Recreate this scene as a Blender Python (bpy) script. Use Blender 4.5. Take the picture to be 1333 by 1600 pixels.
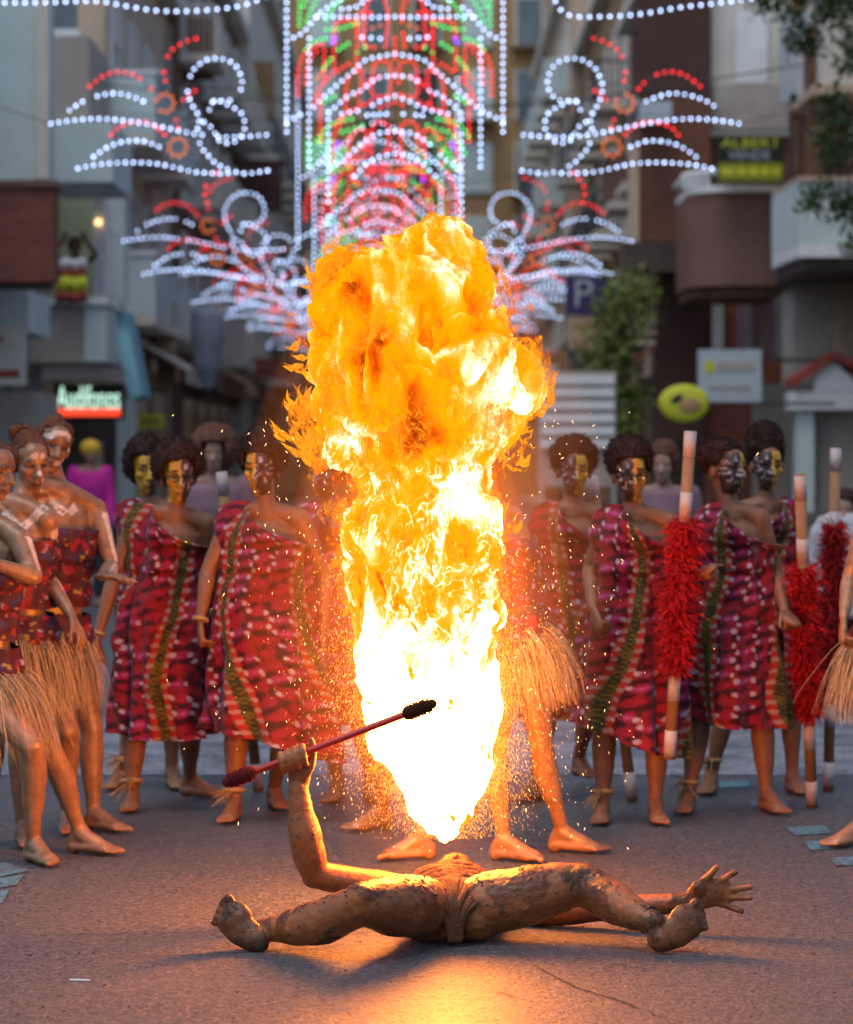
import bpy, bmesh, math, random
import numpy as np
from mathutils import Vector, Matrix

random.seed(7); RNG = np.random.default_rng(7)
for _o in list(bpy.data.objects): bpy.data.objects.remove(_o)
scene = bpy.context.scene
COL = scene.collection

# ---------------------------------------------------------------- camera, sky, sun, exposure
F, CX, HY, CH = 4275.0, 666.5, 720.0, 1.59      # focal length (px of a 1333x1600 frame), principal column, horizon row, eye height
cam_d = bpy.data.cameras.new("camera"); cam = bpy.data.objects.new("camera", cam_d); COL.objects.link(cam)
cam.location = (0, 0, CH); cam.rotation_euler = (math.radians(90), 0, 0)
cam_d.sensor_fit = 'VERTICAL'; cam_d.sensor_height = 36.0; cam_d.sensor_width = 30.0
cam_d.lens = F / 1600 * 36.0
cam_d.shift_y = -80.0 / 1600.0
cam_d.clip_start = 0.1; cam_d.clip_end = 2000
cam_d.dof.use_dof = True; cam_d.dof.focus_distance = 9.2; cam_d.dof.aperture_fstop = 2.9
scene.camera = cam
scene.render.resolution_x, scene.render.resolution_y = 853, 1024

SUN_EL, SUN_AZ = 68.0, 215.0        # a low-contrast, overcast evening; azimuth clockwise from +Y: behind the camera, to its left
world = bpy.data.worlds.new("World"); scene.world = world; world.use_nodes = True
wn = world.node_tree; wn.nodes.clear()
w_out = wn.nodes.new("ShaderNodeOutputWorld"); w_bg = wn.nodes.new("ShaderNodeBackground"); w_sky = wn.nodes.new("ShaderNodeTexSky")
w_sky.sky_type = 'NISHITA'; w_sky.sun_disc = False
w_sky.sun_elevation = math.radians(SUN_EL); w_sky.sun_rotation = math.radians(SUN_AZ)
w_sky.air_density = 1.0; w_sky.dust_density = 3.0; w_sky.ozone_density = 1.0
w_bg.inputs[1].default_value = 0.145
wn.links.new(w_sky.outputs[0], w_bg.inputs[0]); wn.links.new(w_bg.outputs[0], w_out.inputs[0])
sun_d = bpy.data.lights.new("sun", 'SUN'); sun_d.energy = 0.5; sun_d.angle = math.radians(25); sun_d.color = (1.0, 0.95, 0.88)
sun = bpy.data.objects.new("sun", sun_d); COL.objects.link(sun)
_a, _e = math.radians(SUN_AZ), math.radians(SUN_EL)
_dir = Vector((math.sin(_a) * math.cos(_e), math.cos(_a) * math.cos(_e), math.sin(_e)))
sun.rotation_euler = _dir.to_track_quat('Z', 'Y').to_euler()
vs = scene.view_settings
vs.view_transform = 'Standard'; vs.look = 'None'; vs.exposure = 0.25; vs.gamma = 1.0; vs.use_curve_mapping = False
scene.cycles.use_denoising = True
scene.cycles.max_bounces = 5; scene.cycles.diffuse_bounces = 2; scene.cycles.glossy_bounces = 2
scene.cycles.transparent_max_bounces = 16
scene.cycles.sample_clamp_indirect = 4.0
scene.cycles.caustics_reflective = False; scene.cycles.caustics_refractive = False

# ---------------------------------------------------------------- helpers
def at(x, y, d):
    """photograph pixel (1333x1600) at a given distance -> world point"""
    return np.array([(x - CX) / F * d, d, CH - (y - HY) / F * d])

def nrm(v):
    v = np.asarray(v, float); n = np.linalg.norm(v)
    return v / n if n > 1e-9 else v

_perm = np.random.default_rng(3).permutation(256); _perm = np.concatenate([_perm, _perm, _perm])
_grad = np.random.default_rng(4).normal(size=(256, 3)); _grad /= np.linalg.norm(_grad, axis=1)[:, None]
def perlin(p):
    p = np.asarray(p, float); i = np.floor(p).astype(int); f = p - i; i &= 255
    u = f * f * f * (f * (f * 6 - 15) + 10); r = 0
    for dx in (0, 1):
        for dy in (0, 1):
            for dz in (0, 1):
                h = _perm[_perm[_perm[(i[:, 0] + dx) & 255] + ((i[:, 1] + dy) & 255)] + ((i[:, 2] + dz) & 255)]
                g = _grad[h]; q = f - np.array([dx, dy, dz])
                w = (u[:, 0] if dx else 1 - u[:, 0]) * (u[:, 1] if dy else 1 - u[:, 1]) * (u[:, 2] if dz else 1 - u[:, 2])
                r = r + w * (g * q).sum(1)
    return r * 1.6
def fbm(p, o=3):
    r = 0; a = 1
    for k in range(o): r = r + a * perlin(np.asarray(p) * 2 ** k + 17.3 * k); a *= .5
    return r
def sstep(a, b, x): t = np.clip((x - a) / (b - a), 0, 1); return t * t * (3 - 2 * t)

class MB:
    """collects shapes, builds ONE mesh"""
    def __init__(s): s.v = []; s.f = []; s.n = 0
    def add(s, v, f):
        v = np.asarray(v, float); s.v.append(v); s.f += [tuple(int(k) + s.n for k in q) for q in f]; s.n += len(v); return s
    def box(s, lo, hi):
        (a, b, c), (d, e, g) = lo, hi
        a, d = min(a, d), max(a, d); b, e = min(b, e), max(b, e); c, g = min(c, g), max(c, g)
        return s.add([(a,b,c),(d,b,c),(d,e,c),(a,e,c),(a,b,g),(d,b,g),(d,e,g),(a,e,g)],
                     [(0,3,2,1),(4,5,6,7),(0,1,5,4),(1,2,6,5),(2,3,7,6),(3,0,4,7)])
    def loft(s, rings, cap=True):
        n = len(rings[0]); v = np.concatenate(rings); f = []
        for i in range(len(rings) - 1):
            for j in range(n):
                k = (j + 1) % n; f.append((i*n+j, i*n+k, (i+1)*n+k, (i+1)*n+j))
        if cap:
            f.append(tuple(range(n))[::-1]); f.append(tuple((len(rings)-1)*n + j for j in range(n)))
        return s.add(v, f)
    def ellipsoid(s, c, r, M=None, nu=16, nv=10):
        r = np.broadcast_to(np.asarray(r, float), (3,)); rings = []
        for i in range(nv + 1):
            a = math.pi * (i / nv); a = min(max(a, .03), math.pi - .03)
            t = np.arange(nu) * 2 * math.pi / nu
            p = np.stack([np.cos(t) * math.sin(a), np.sin(t) * math.sin(a), np.full(nu, -math.cos(a))], 1) * r
            if M is not None: p = p @ np.asarray(M).T
            rings.append(p + c)
        return s.loft(rings)
    def tube(s, pts, rad, n=12, flat=None, sub=4, caps=True):
        """round-ended tapered tube through pts; flat=(vector, factor) squeezes it along vector"""
        P = np.asarray(pts, float); R = np.broadcast_to(np.asarray(rad, float), (len(P),)).copy()
        if len(P) > 2 and sub > 1:
            Q = []; S = []
            E = np.concatenate([[2*P[0]-P[1]], P, [2*P[-1]-P[-2]]])
            for i in range(len(P) - 1):
                for k in range(sub):
                    t = k / sub; a, b, c, d = E[i:i+4]
                    Q.append(.5*((2*b)+(-a+c)*t+(2*a-5*b+4*c-d)*t*t+(-a+3*b-3*c+d)*t**3))
                    tt = t*t*(3-2*t); S.append(R[i]*(1-tt)+R[i+1]*tt)
            Q.append(P[-1]); S.append(R[-1]); P, R = np.array(Q), np.array(S)
        T = np.gradient(P, axis=0); T /= np.linalg.norm(T, axis=1)[:, None] + 1e-12
        if caps:
            k = np.array([.25, .6, .87])
            c0 = [(P[0] - T[0]*R[0]*c, R[0]*math.sqrt(max(1-c*c, .02))) for c in (.97, .75, .4)]
            c1 = [(P[-1] + T[-1]*R[-1]*c, R[-1]*math.sqrt(max(1-c*c, .02))) for c in (.4, .75, .97)]
            P = np.concatenate([[c[0] for c in c0], P, [c[0] for c in c1]]); R = np.concatenate([[c[1] for c in c0], R, [c[1] for c in c1]])
            T = np.concatenate([[T[0]]*3, T, [T[-1]]*3])
        ref = np.array([0.31, 0.2, 0.93]); ref = ref if abs(T[0] @ ref) < .8 else np.array([.93, -.3, .2])
        u = nrm(ref - T[0] * (ref @ T[0])); rings = []
        a = np.arange(n) * 2 * math.pi / n
        for p, r, t in zip(P, R, T):
            u = nrm(u - t * (u @ t)); w = np.cross(t, u)
            o = (np.cos(a)[:, None] * u + np.sin(a)[:, None] * w) * r
            if flat is not None:
                fv = nrm(flat[0]); o = o - np.outer(o @ fv, fv) * (1 - flat[1])
            rings.append(p + o)
        return s.loft(rings)
    def mesh(s, name, smooth=True):
        m = bpy.data.meshes.new(name)
        v = np.concatenate(s.v) if s.v else np.zeros((0, 3))
        m.from_pydata(v.tolist(), [], s.f); m.update()
        if smooth: m.polygons.foreach_set("use_smooth", np.ones(len(m.polygons), bool))
        return m
    def build(s, name, mat, parent=None, smooth=False):
        return obj(name, s.mesh(name, smooth), mat, parent)

def obj(name, mesh, mat=None, parent=None):
    o = bpy.data.objects.new(name, mesh); COL.objects.link(o)
    if mat is not None and mesh is not None and not mesh.materials: mesh.materials.append(mat)
    if parent is not None:
        o.parent = parent; o.matrix_parent_inverse = parent.matrix_world.inverted() if parent.type != 'EMPTY' else Matrix.Translation(-parent.location)
    return o
def tag(o, label=None, cat=None, group=None, kind=None):
    if label: o["label"] = label
    if cat: o["category"] = cat
    if group: o["group"] = group
    if kind: o["kind"] = kind
    return o
def empty(name, loc, label, cat, group=None):
    o = bpy.data.objects.new(name, None); COL.objects.link(o); o.location = [float(c) for c in loc]
    o.empty_display_size = .1
    return tag(o, label, cat, group)
def box(name, lo, hi, mat, parent=None): return MB().box(lo, hi).build(name, mat, parent)
def pxbox(name, x0, y0, x1, y1, d, depth, mat, parent=None):
    a, b = at(x0, y1, d), at(x1, y0, d)
    return box(name, a, (b[0], d + depth, b[2]), mat, parent)
def bevel(o, w=.01, seg=2):
    m = o.modifiers.new("bevel", 'BEVEL'); m.width = w; m.segments = seg; m.limit_method = 'ANGLE'; return o

def remesh(mb, voxel, it=3, fac=.5):
    """fuse the overlapping shapes of mb into one continuous skin"""
    me = mb.mesh("tmp"); o = bpy.data.objects.new("tmp", me); COL.objects.link(o)
    m = o.modifiers.new("r", 'REMESH'); m.mode = 'VOXEL'; m.voxel_size = voxel; m.use_smooth_shade = True
    if it: k = o.modifiers.new("s", 'SMOOTH'); k.factor = fac; k.iterations = it
    dg = bpy.context.evaluated_depsgraph_get(); ev = o.evaluated_get(dg)
    out = bpy.data.meshes.new_from_object(ev)
    bpy.data.objects.remove(o); bpy.data.meshes.remove(me)
    return out
def getco(me): a = np.empty(len(me.vertices) * 3, np.float32); me.vertices.foreach_get("co", a); return a.reshape(-1, 3).astype(float)
def setco(me, v): me.vertices.foreach_set("co", v.astype(np.float32).ravel()); me.update()
def getno(me): a = np.empty(len(me.vertices) * 3, np.float32); me.vertices.foreach_get("normal", a); return a.reshape(-1, 3).astype(float)
def setcol(me, rgb, name="Col"):
    at_ = me.color_attributes.get(name) or me.color_attributes.new(name, 'FLOAT_COLOR', 'POINT')
    c = np.ones((len(me.vertices), 4), np.float32); c[:, :3] = rgb; at_.data.foreach_set("color", c.ravel())

# ---------------------------------------------------------------- materials
MATS = {}
class NT:
    def __init__(s, name):
        s.m = bpy.data.materials.new(name); s.m.use_nodes = True; s.t = s.m.node_tree; s.t.nodes.clear()
        s.out = s.n("OutputMaterial"); MATS[name] = s.m
    def n(s, t, **kw):
        x = s.t.nodes.new("ShaderNode" + t)
        for k, v in kw.items():
            if k == 'i':
                for a, b in v.items():
                    if hasattr(b, 'is_linked') or isinstance(b, bpy.types.NodeSocket): s.t.links.new(b, x.inputs[a])
                    else: x.inputs[a].default_value = b
            else: setattr(x, k, v)
        return x
    def math(s, op, a, b=0.0, clamp=False):
        x = s.n("Math", operation=op, use_clamp=clamp)
        for k, v in enumerate((a, b)):
            if isinstance(v, bpy.types.NodeSocket): s.t.links.new(v, x.inputs[k])
            else: x.inputs[k].default_value = v
        return x.outputs[0]
    def noise(s, vec, scale, detail=3, rough=.55, dist=0):
        x = s.n("TexNoise"); s.t.links.new(vec, x.inputs["Vector"])
        x.inputs["Scale"].default_value = scale; x.inputs["Detail"].default_value = detail
        x.inputs["Roughness"].default_value = rough; x.inputs["Distortion"].default_value = dist
        return x.outputs[0]
    def ramp(s, fac, stops, interp='LINEAR'):
        x = s.n("ValToRGB"); s.t.links.new(fac, x.inputs[0]); e = x.color_ramp.elements; x.color_ramp.interpolation = interp
        while len(e) < len(stops): e.new(.5)
        for k, (p, c) in zip(e, stops): k.position = p; k.color = (*c, 1) if len(c) == 3 else c
        return x.outputs[0]
    def mix(s, fac, a, b, mode='MIX'):
        x = s.n("Mix", data_type='RGBA', blend_type=mode)
        for k, v in ((0, fac), (6, a), (7, b)):
            if isinstance(v, bpy.types.NodeSocket): s.t.links.new(v, x.inputs[k])
            else: x.inputs[k].default_value = v if k == 0 else (*v, 1)
        return x.outputs[2]
    def bump(s, h, strength=.3, dist=.01):
        x = s.n("Bump"); s.t.links.new(h, x.inputs["Height"]); x.inputs["Strength"].default_value = strength; x.inputs["Distance"].default_value = dist
        return x.outputs[0]
    def principled(s, col, rough=.7, normal=None, spec=.4, **kw):
        x = s.n("BsdfPrincipled")
        for k, v in (("Base Color", col), ("Roughness", rough), ("Specular IOR Level", spec), *kw.items()):
            if isinstance(v, bpy.types.NodeSocket): s.t.links.new(v, x.inputs[k])
            else: x.inputs[k].default_value = (*v, 1) if isinstance(v, tuple) and len(v) == 3 else v
        if normal is not None: s.t.links.new(normal, x.inputs["Normal"])
        s.t.links.new(x.outputs[0], s.out.inputs[0]); return x
    def obco(s): return s.n("NewGeometry").outputs["Position"]
def simple(name, col, col2=None, rough=.75, scale=6, bump=.2, bscale=40, spec=.3, dist=.01, metallic=0.0):
    t = NT(name); p = t.obco(); col2 = col2 or tuple(c * .7 for c in col)
    f = t.ramp(t.noise(p, scale, 5, .6), [(.3, (0, 0, 0)), (.7, (1, 1, 1))])
    c = t.mix(f, col, col2)
    t.principled(c, rough, t.bump(t.noise(p, bscale, 3), bump, dist) if bump else None, spec, Metallic=metallic)
    return t.m
def painted(name, rough=.6, nscale=30, amt=.35, bump=.3, bscale=120, spec=.35, dist=.004, sheen=0.0, mud=None):
    """colour from the mesh's own colour attribute, broken up by grain"""
    t = NT(name); p = t.obco(); a = t.n("VertexColor", layer_name="Col").outputs[0]
    f = t.noise(p, nscale, 4, .65)
    g = t.ramp(f, [(.25, (1 - amt,) * 3), (.75, (1 + amt * .3,) * 3)])
    c = t.mix(1.0, a, g, 'MULTIPLY'); h = t.noise(p, bscale, 3); r = rough
    if mud:
        k = t.ramp(t.noise(p, mud[0], 6, .7), [(mud[1], (0, 0, 0)), (mud[1] + .07, (1, 1, 1))])
        c = t.mix(k, c, mud[2]); h2 = t.noise(p, 90, 4, .7)
        h = t.math('ADD', t.math('MULTIPLY', h2, t.math('MULTIPLY', k, 2.2)), h)
        r = t.math('ADD', t.math('MULTIPLY', k, .35), rough)
    t.principled(c, r, t.bump(h, bump, dist), spec, **({"Sheen Weight": sheen} if sheen else {}))
    return t.m
def emit(name, col, strength, sample=False):
    t = NT(name); e = t.n("Emission", i={0: (*col, 1), 1: strength}); t.t.links.new(e.outputs[0], t.out.inputs[0])
    if not sample: t.m.cycles.emission_sampling = 'NONE'
    return t.m
# ---------------------------------------------------------------- setting: street
def asphalt():
    t = NT("asphalt"); p = t.obco()
    big = t.noise(p, .8, 4, .6); mid = t.noise(p, 7, 5, .7); grain = t.noise(p, 34, 4, .8); chip = t.noise(p, 78, 3, .75)
    c = t.mix(t.ramp(big, [(.3, (0,0,0)), (.7, (1,1,1))]), (.066, .078, .108), (.105, .118, .152))
    c = t.mix(t.ramp(mid, [(.42, (0,0,0)), (.66, (.6,.6,.6))]), c, (.075, .077, .088))
    c = t.mix(t.ramp(grain, [(.40, (.95,.95,.95)), (.49, (0,0,0))]), c, (.022, .021, .024))
    c = t.mix(t.ramp(chip, [(.36, (.95,.95,.95)), (.47, (0,0,0))]), c, (.020, .019, .021))
    c = t.mix(t.ramp(grain, [(.53, (0,0,0)), (.62, (.95,.95,.95))]), c, (.20, .21, .235))
    c = t.mix(t.ramp(chip, [(.54, (0,0,0)), (.64, (.95,.95,.95))]), c, (.25, .255, .275))
    h = t.math('ADD', t.math('MULTIPLY', grain, 3.0), t.math('ADD', t.math('MULTIPLY', chip, 1.6), t.math('MULTIPLY', mid, 2.0)))
    r = t.ramp(mid, [(.3, (.30,)*3), (.7, (.48,)*3)])
    t.principled(c, r, t.bump(h, 1.0, .012), .6)
    return t.m
M_ASPH = asphalt()
M_SIDEW = simple("paving", (.34, .33, .32), (.26, .25, .25), .7, 3, .2, 60)
M_CRACK = simple("tar_crack", (.03, .028, .028), (.05, .048, .045), .8, 30, .3, 200)
def worn(name, col, thr, sc):
    t = NT(name); p = t.obco(); n = t.math('ADD', t.math('MULTIPLY', t.noise(p, sc, 5, .75), .6), t.math('MULTIPLY', t.noise(p, 34, 4, .8), .4))
    c = t.mix(t.ramp(n, [(thr - .05, (0,0,0)), (thr + .05, (1,1,1))]), (.085, .096, .125), col); c = t.mix(t.ramp(t.noise(p, 34, 4, .8), [(.40, (.9,.9,.9)), (.49, (0,0,0))]), c, (.03, .03, .034))
    t.principled(c, .5, t.bump(t.noise(p, 60, 4), .6, .006), .45); return t.m
M_BLUEP = worn("worn_blue_paint", (.09, .24, .32), .47, 9)
M_SKYREF = worn("painted_sky_reflection", (.24, .25, .28), .50, 2.2)  # sky glare on the far asphalt, put into a pale broken colour

g = MB().add([(-400, -60, 0), (400, -60, 0), (400, 900, 0), (-400, 900, 0)], [(0, 1, 2, 3)]).build("road", M_ASPH); tag(g, kind='structure')
for sx, x0, x1, nm in ((-1, -5.2, -4.05, "pavement_left"), (1, 3.75, 4.85, "pavement_right")):
    o = MB().box((x0, 26, -.05), (x1, 120, .13)).build(nm, M_SIDEW); tag(o, kind='structure')
# worn markings and a painted sky reflection, sheets just above the road
def sheet(name, pts, mat, z=.004, parent=None):
    v = [(*(at(x, y, CH * F / (y - HY))[:2]), z) for x, y in pts]
    return MB().add(v, [tuple(range(len(v)))]).build(name, mat, parent)
def decal(pts_px, mat, label, group, cat="marking"):
    return tag(sheet("road_mark_or_sheen", pts_px, mat), label, cat, group, 'structure')
MARKS = [([(-30,1352),(12,1350),(45,1362),(0,1371)], "pale blue paint patch beside the leftmost bare foot, upper one"),
         ([(-40,1380),(38,1368),(25,1384),(-40,1396)], "pale blue paint patch at left edge, middle of three"),
         ([(-40,1402),(16,1390),(4,1412),(-40,1424)], "pale blue paint patch at left edge, nearest of three"),
         ([(1228,1294),(1288,1291),(1300,1303),(1240,1306)], "pale blue paint bar on road behind taped stick foot"),
         ([(1256,1316),(1318,1313),(1332,1326),(1266,1329)], "pale blue paint bar beside the bare foot at right edge"),
         ([(1298,1342),(1360,1338),(1370,1351),(1306,1354)], "pale blue paint bar nearest the camera at right edge"),
         ([(1120,1223),(1170,1221),(1172,1230),(1122,1232)], "small pale blue paint bar behind the bare feet, far one"),
         ([(1170,1252),(1225,1250),(1232,1261),(1176,1263)], "small pale blue paint bar between striped dress and stick")]
for p, l in MARKS: decal(p, M_BLUEP, l, "worn blue paint bars on the road")
for y0, y1, n in ((1122, 1212, 0),):
    decal([(-60, y0), (1400, y0), (1400, y1), (-60, y1)], M_SKYREF, ["broad pale worn crossing band on the road behind the dancers' legs", "narrower painted sky reflection on road, second behind the legs", "thin painted sky reflection on road, farthest behind the legs"][n], "painted sky reflection across the road")
def crack(pts, w, name="crack"):
    mb = MB(); P = [at(x, y, CH * F / (y - HY))[:2] for x, y in pts]; Q = []
    for i in range(len(P) - 1):
        for k in range(8): Q.append(P[i] * (1 - k / 8) + P[i + 1] * (k / 8))
    Q.append(P[-1]); Q = np.array(Q); Q += np.stack([perlin(np.c_[Q * 14, np.full(len(Q), 3.)]), perlin(np.c_[Q * 14, np.full(len(Q), 9.)])], 1) * .012
    T = np.gradient(Q, axis=0); Nn = np.stack([-T[:, 1], T[:, 0]], 1); Nn /= np.linalg.norm(Nn, axis=1)[:, None]
    wv = w * (.4 + .9 * np.abs(perlin(np.c_[Q * 22, np.full(len(Q), 5.)]))) * np.sin(np.linspace(.15, 3.0, len(Q)))
    wv = wv[:, None]
    v = [(a, b, .003) for a, b in np.concatenate([Q + Nn * wv, Q - Nn * wv])]; n = len(Q)
    return mb.add(v, [(i, i + 1, n + i + 1, n + i) for i in range(n - 1)]).build(name, M_CRACK, g)
for pts, w in (([(832,1508),(870,1528),(905,1545),(960,1562),(1010,1580),(1060,1604)], .007), ([(760,1545),(800,1558),(840,1568)], .004),
               ([(905,1497),(960,1508),(1020,1516),(1080,1522)], .003), ([(640,1470),(500,1482),(395,1488),(220,1496),(60,1502)], .006),
               ([(800,1466),(940,1480),(1090,1488),(1200,1492)], .006), ([(0,1462),(120,1461),(230,1460),(340,1456)], .004),
               ([(1000,1540),(1060,1541)], .004), ([(300,1515),(360,1511)], .004)): crack(pts, w)

# ---------------------------------------------------------------- setting: buildings along the street
M_PALE = simple("pale_render", (.54, .66, .66), (.45, .55, .55), .8, 1.5, .1)
M_GREY = simple("grey_render", (.42, .39, .34), (.33, .30, .27), .8, 2, .1)
M_BEIGE = simple("beige_render", (.54, .42, .31), (.42, .33, .25), .8, 1.5, .1)
M_OCHRE = simple("ochre_render", (.40, .26, .12), (.30, .19, .09), .8, 1.5, .1)
M_CREAM = simple("cream_render", (.64, .62, .55), (.53, .51, .46), .8, 1.5, .1)
M_BROWN = simple("brown_render", (.20, .115, .085), (.14, .08, .06), .8, 1.5, .1)
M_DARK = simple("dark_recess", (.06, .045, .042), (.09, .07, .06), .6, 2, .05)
M_GREENW = simple("green_wall", (.48, .54, .34), (.40, .45, .30), .8, 2, .1)
M_WHITE = simple("white_paint", (.76, .79, .80), (.64, .67, .69), .6, 3, .1)
M_GLASS = simple("window_glass", (.06, .09, .11), (.10, .14, .17), .12, .8, 0, spec=.8)
M_CURT = simple("lit_curtain", (.42, .36, .30), (.28, .23, .2), .8, 5, .1)
M_WOOD = simple("brown_wood", (.16, .085, .045), (.10, .05, .03), .6, 8, .2)
M_IRON = simple("dark_iron", (.03, .03, .033), (.05, .05, .05), .5, 10, .1)
M_AWN = simple("blue_awning_cloth", (.18, .40, .46), (.14, .33, .39), .8, 4, .1)
M_RED = simple("red_sign", (.6, .03, .02), (.5, .03, .02), .5, 4, .05)
M_LIME = simple("lime_sign", (.55, .60, .04), (.48, .52, .03), .5, 4, .05)
M_YELL = simple("yellow_print", (.62, .66, .05), (.5, .55, .04), .5, 4, .05)
M_RUST = simple("rust_brown_render", (.17, .075, .045), (.12, .052, .034), .8, 2, .1)
M_DARKR = simple("dark_red_brown", (.085, .042, .035), (.06, .03, .027), .8, 2, .1)
M_WARMB = simple("warm_beige_render", (.42, .29, .19), (.33, .22, .14), .8, 2, .1)
M_DIMY = simple("dim_yellow_print", (.26, .29, .02), (.20, .23, .02), .5, 14, .05)
M_BLACK = simple("black_sign", (.015, .017, .016), (.02, .02, .02), .5, 4, .05)
M_SIGNB = simple("pale_blue_sign", (.42, .50, .55), (.38, .46, .50), .5, 3, .05)
M_PURP = simple("purple_sign", (.05, .035, .16), (.06, .04, .14), .5, 3, .05)
M_PINK = simple("pink_curtain", (.40, .22, .30), (.30, .24, .34), .8, 14, .1)
M_TILE = simple("roof_tile", (.34, .06, .045), (.25, .05, .04), .7, 9, .3)
def brick_mat():
    t = NT("brick_facing"); p = t.obco()
    m = t.n("Mapping", i={0: p}); m.inputs["Rotation"].default_value = (math.radians(90), 0, 0)
    b = t.n("TexBrick", i={0: m.outputs[0], 1: (.24, .085, .055, 1), 2: (.17, .06, .045, 1), 3: (.15, .10, .08, 1), "Scale": 4.0})
    b.inputs["Mortar Size"].default_value = .012; b.inputs["Brick Width"].default_value = 1.0; b.inputs["Row Height"].default_value = .28
    t.principled(b.outputs[0], .8, t.bump(t.noise(p, 30), .2, .01), .2); return t.m
M_BRICK = brick_mat()

def window(parent, x, y0, y1, z0, z1, side, shutter=.4, lit=False):
    """opening in a street-side wall at plane x (side=+1 faces +X): proud frame, recessed pane, half-lowered shutter"""
    s = side
    w = MB()
    w.box((x, y0 - .07, z0 - .07), (x + s * .06, y0, z1 + .07)); w.box((x, y1, z0 - .07), (x + s * .06, y1 + .07, z1 + .07))
    w.box((x, y0, z1), (x + s * .061, y1, z1 + .07)); w.box((x, y0, z0 - .09), (x + s * .12, y1, z0))
    w.box((x, (y0 + y1) / 2 - .03, z0), (x + s * .03, (y0 + y1) / 2 + .03, z1))
    f = w.build("window", M_WHITE, parent)
    MB().box((x + s * .004, y0 + .001, z0 + .001), (x + s * .015, y1 - .001, z1 - .001)).build("pane", M_CURT if lit else M_GLASS, f)
    if shutter:
        zz = z1 - (z1 - z0) * shutter
        MB().box((x + s * .017, y0 + .002, zz), (x + s * .04, y1 - .002, z1 - .002)).build("shutter", M_CREAM, f)
def balcony(parent, x, y0, y1, z, side, depth=.9, style='bars', mat=None, h=1.0, mslab=None):
    s = side
    sl = MB().box((x, y0, z - .16), (x + s * depth, y1, z)).build("balcony", mslab or M_CREAM, parent)
    if style == 'bars':
        m = MB(); X = x + s * (depth - .05)
        m.box((X - .02, y0, z + h - .05), (X + .02, y1, z + h)); m.box((x, y0, z + h - .05), (X - s * .021, y0 + .04, z + h))
        k = y0
        while k < y1: m.box((X - .01, k, z + .002), (X + .01, k + .02, z + h - .052)); k += .14
        k = .08
        while k < depth - .08: m.box((x + s * k, y0 + .01, z + .002), (x + s * (k + .02), y0 + .03, z + h - .052)); k += .12
        m.build("railing", mat or M_IRON, sl)
    else:
        m = MB(); t = .1
        m.box((x + s * (depth - t), y0 + t, z + .002), (x + s * depth, y1, z + h)); m.box((x, y0, z + .002), (x + s * depth, y0 + t - .002, z + h))
        m.build("parapet", mat or M_PALE, sl)
        MB().box((x - s * .0, y0 - .03, z + h + .002), (x + s * (depth + .04), y1 + .03, z + h + .07)).build("coping", M_WHITE, sl)
    return sl
def building(name, side, x, y0, y1, H, mat, label, floors, bays, bal='bars', balmat=None, depth=.85, z1st=4.0, fh=3.0, seed=1, skip=()):
    r = random.Random(seed); s = side
    b = empty(name, (x, (y0 + y1) / 2, 0), label, "building", "buildings lining the street")
    xb = x - s * 8
    MB().box((min(x, xb), y0, 0), (max(x, xb), y1, H)).build("wall", mat, b)
    MB().box((x + s * .002, y0 - .02, H - .5), (x + s * .35, y1, H - .2)).build("cornice", M_CREAM, b)
    # shop front on the ground floor
    MB().box((x + s * .002, y0 + .3, 3.2), (x + s * .28, y1 - .3, 3.75)).build("shop_fascia", r.choice([M_DARK, M_BROWN, M_BEIGE]), b)
    n = max(1, int((y1 - y0) / 3))
    for k in range(n):
        a = y0 + .5 + k * (y1 - y0 - 1) / n; c = a + (y1 - y0 - 1) / n - .5
        f = MB().box((x + s * .002, a, .1), (x + s * .05, c, 3.0)).build("shop_window", M_DARK, b)
        MB().box((x + s * .052, a + .1, .5), (x + s * .06, c - .1, 2.9)).build("pane", M_GLASS, f)
    for fl in range(floors):
        z = z1st + fl * fh
        if z + 2.4 > H - .5: break
        for k in range(bays):
            c = y0 + (k + .5) * (y1 - y0) / bays; w = min(1.3, (y1 - y0) / bays * .5)
            window(b, x, c - w / 2, c + w / 2, z + .1, z + 2.3, s, r.choice([0, .3, .5, .8]), r.random() < .25)
            if bal and (fl, k) not in skip and r.random() < .85:
                balcony(b, x, c - w * .85, c + w * .85, z, s, depth, 'bars' if bal == 'bars' or (bal == 'mix' and r.random() < .5) else 'solid', balmat)
    return b
LX, RX = -5.2, 4.85
B1 = building("apartment_building", 1, LX - 1.2, 26, 45.0, 8.8, M_PALE, "pale blue-grey apartment block nearest on the side with the flag", 3, 5, None, seed=1)
B2 = building("apartment_building", 1, LX - .1, 45.1, 56, 11.2, M_BEIGE, "beige apartment block behind the awning and hearing shop sign", 4, 4, 'mix', M_PALE, .8, seed=5)
B3 = building("apartment_building", 1, LX + .1, 56.1, 74, 13.4, M_BROWN, "dark brown apartment block with balconies, farther along flag side", 5, 6, 'mix', M_CREAM, .8, seed=9)
B4 = building("apartment_building", 1, LX + .4, 74.1, 108, 15.6, M_CREAM, "cream apartment block at the far end of flag side", 4, 9, 'bars', None, .7, seed=12)
B5 = building("apartment_building", -1, RX + 1.35, 26, 44.0, 8.8, M_CREAM, "cream apartment block behind black and yellow estate agent sign", 3, 4, None, seed=21)
B6 = building("apartment_building", -1, RX - .35, 44.1, 60, 11.4, M_BRICK, "dark red brick apartment block behind the slim street tree", 4, 4, 'mix', M_BROWN, .7, seed=24)
B7 = building("apartment_building", -1, RX - .1, 60.1, 84, 14.2, M_OCHRE, "ochre apartment block beyond brick one on tree side", 4, 7, 'bars', None, .8, seed=27)
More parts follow.
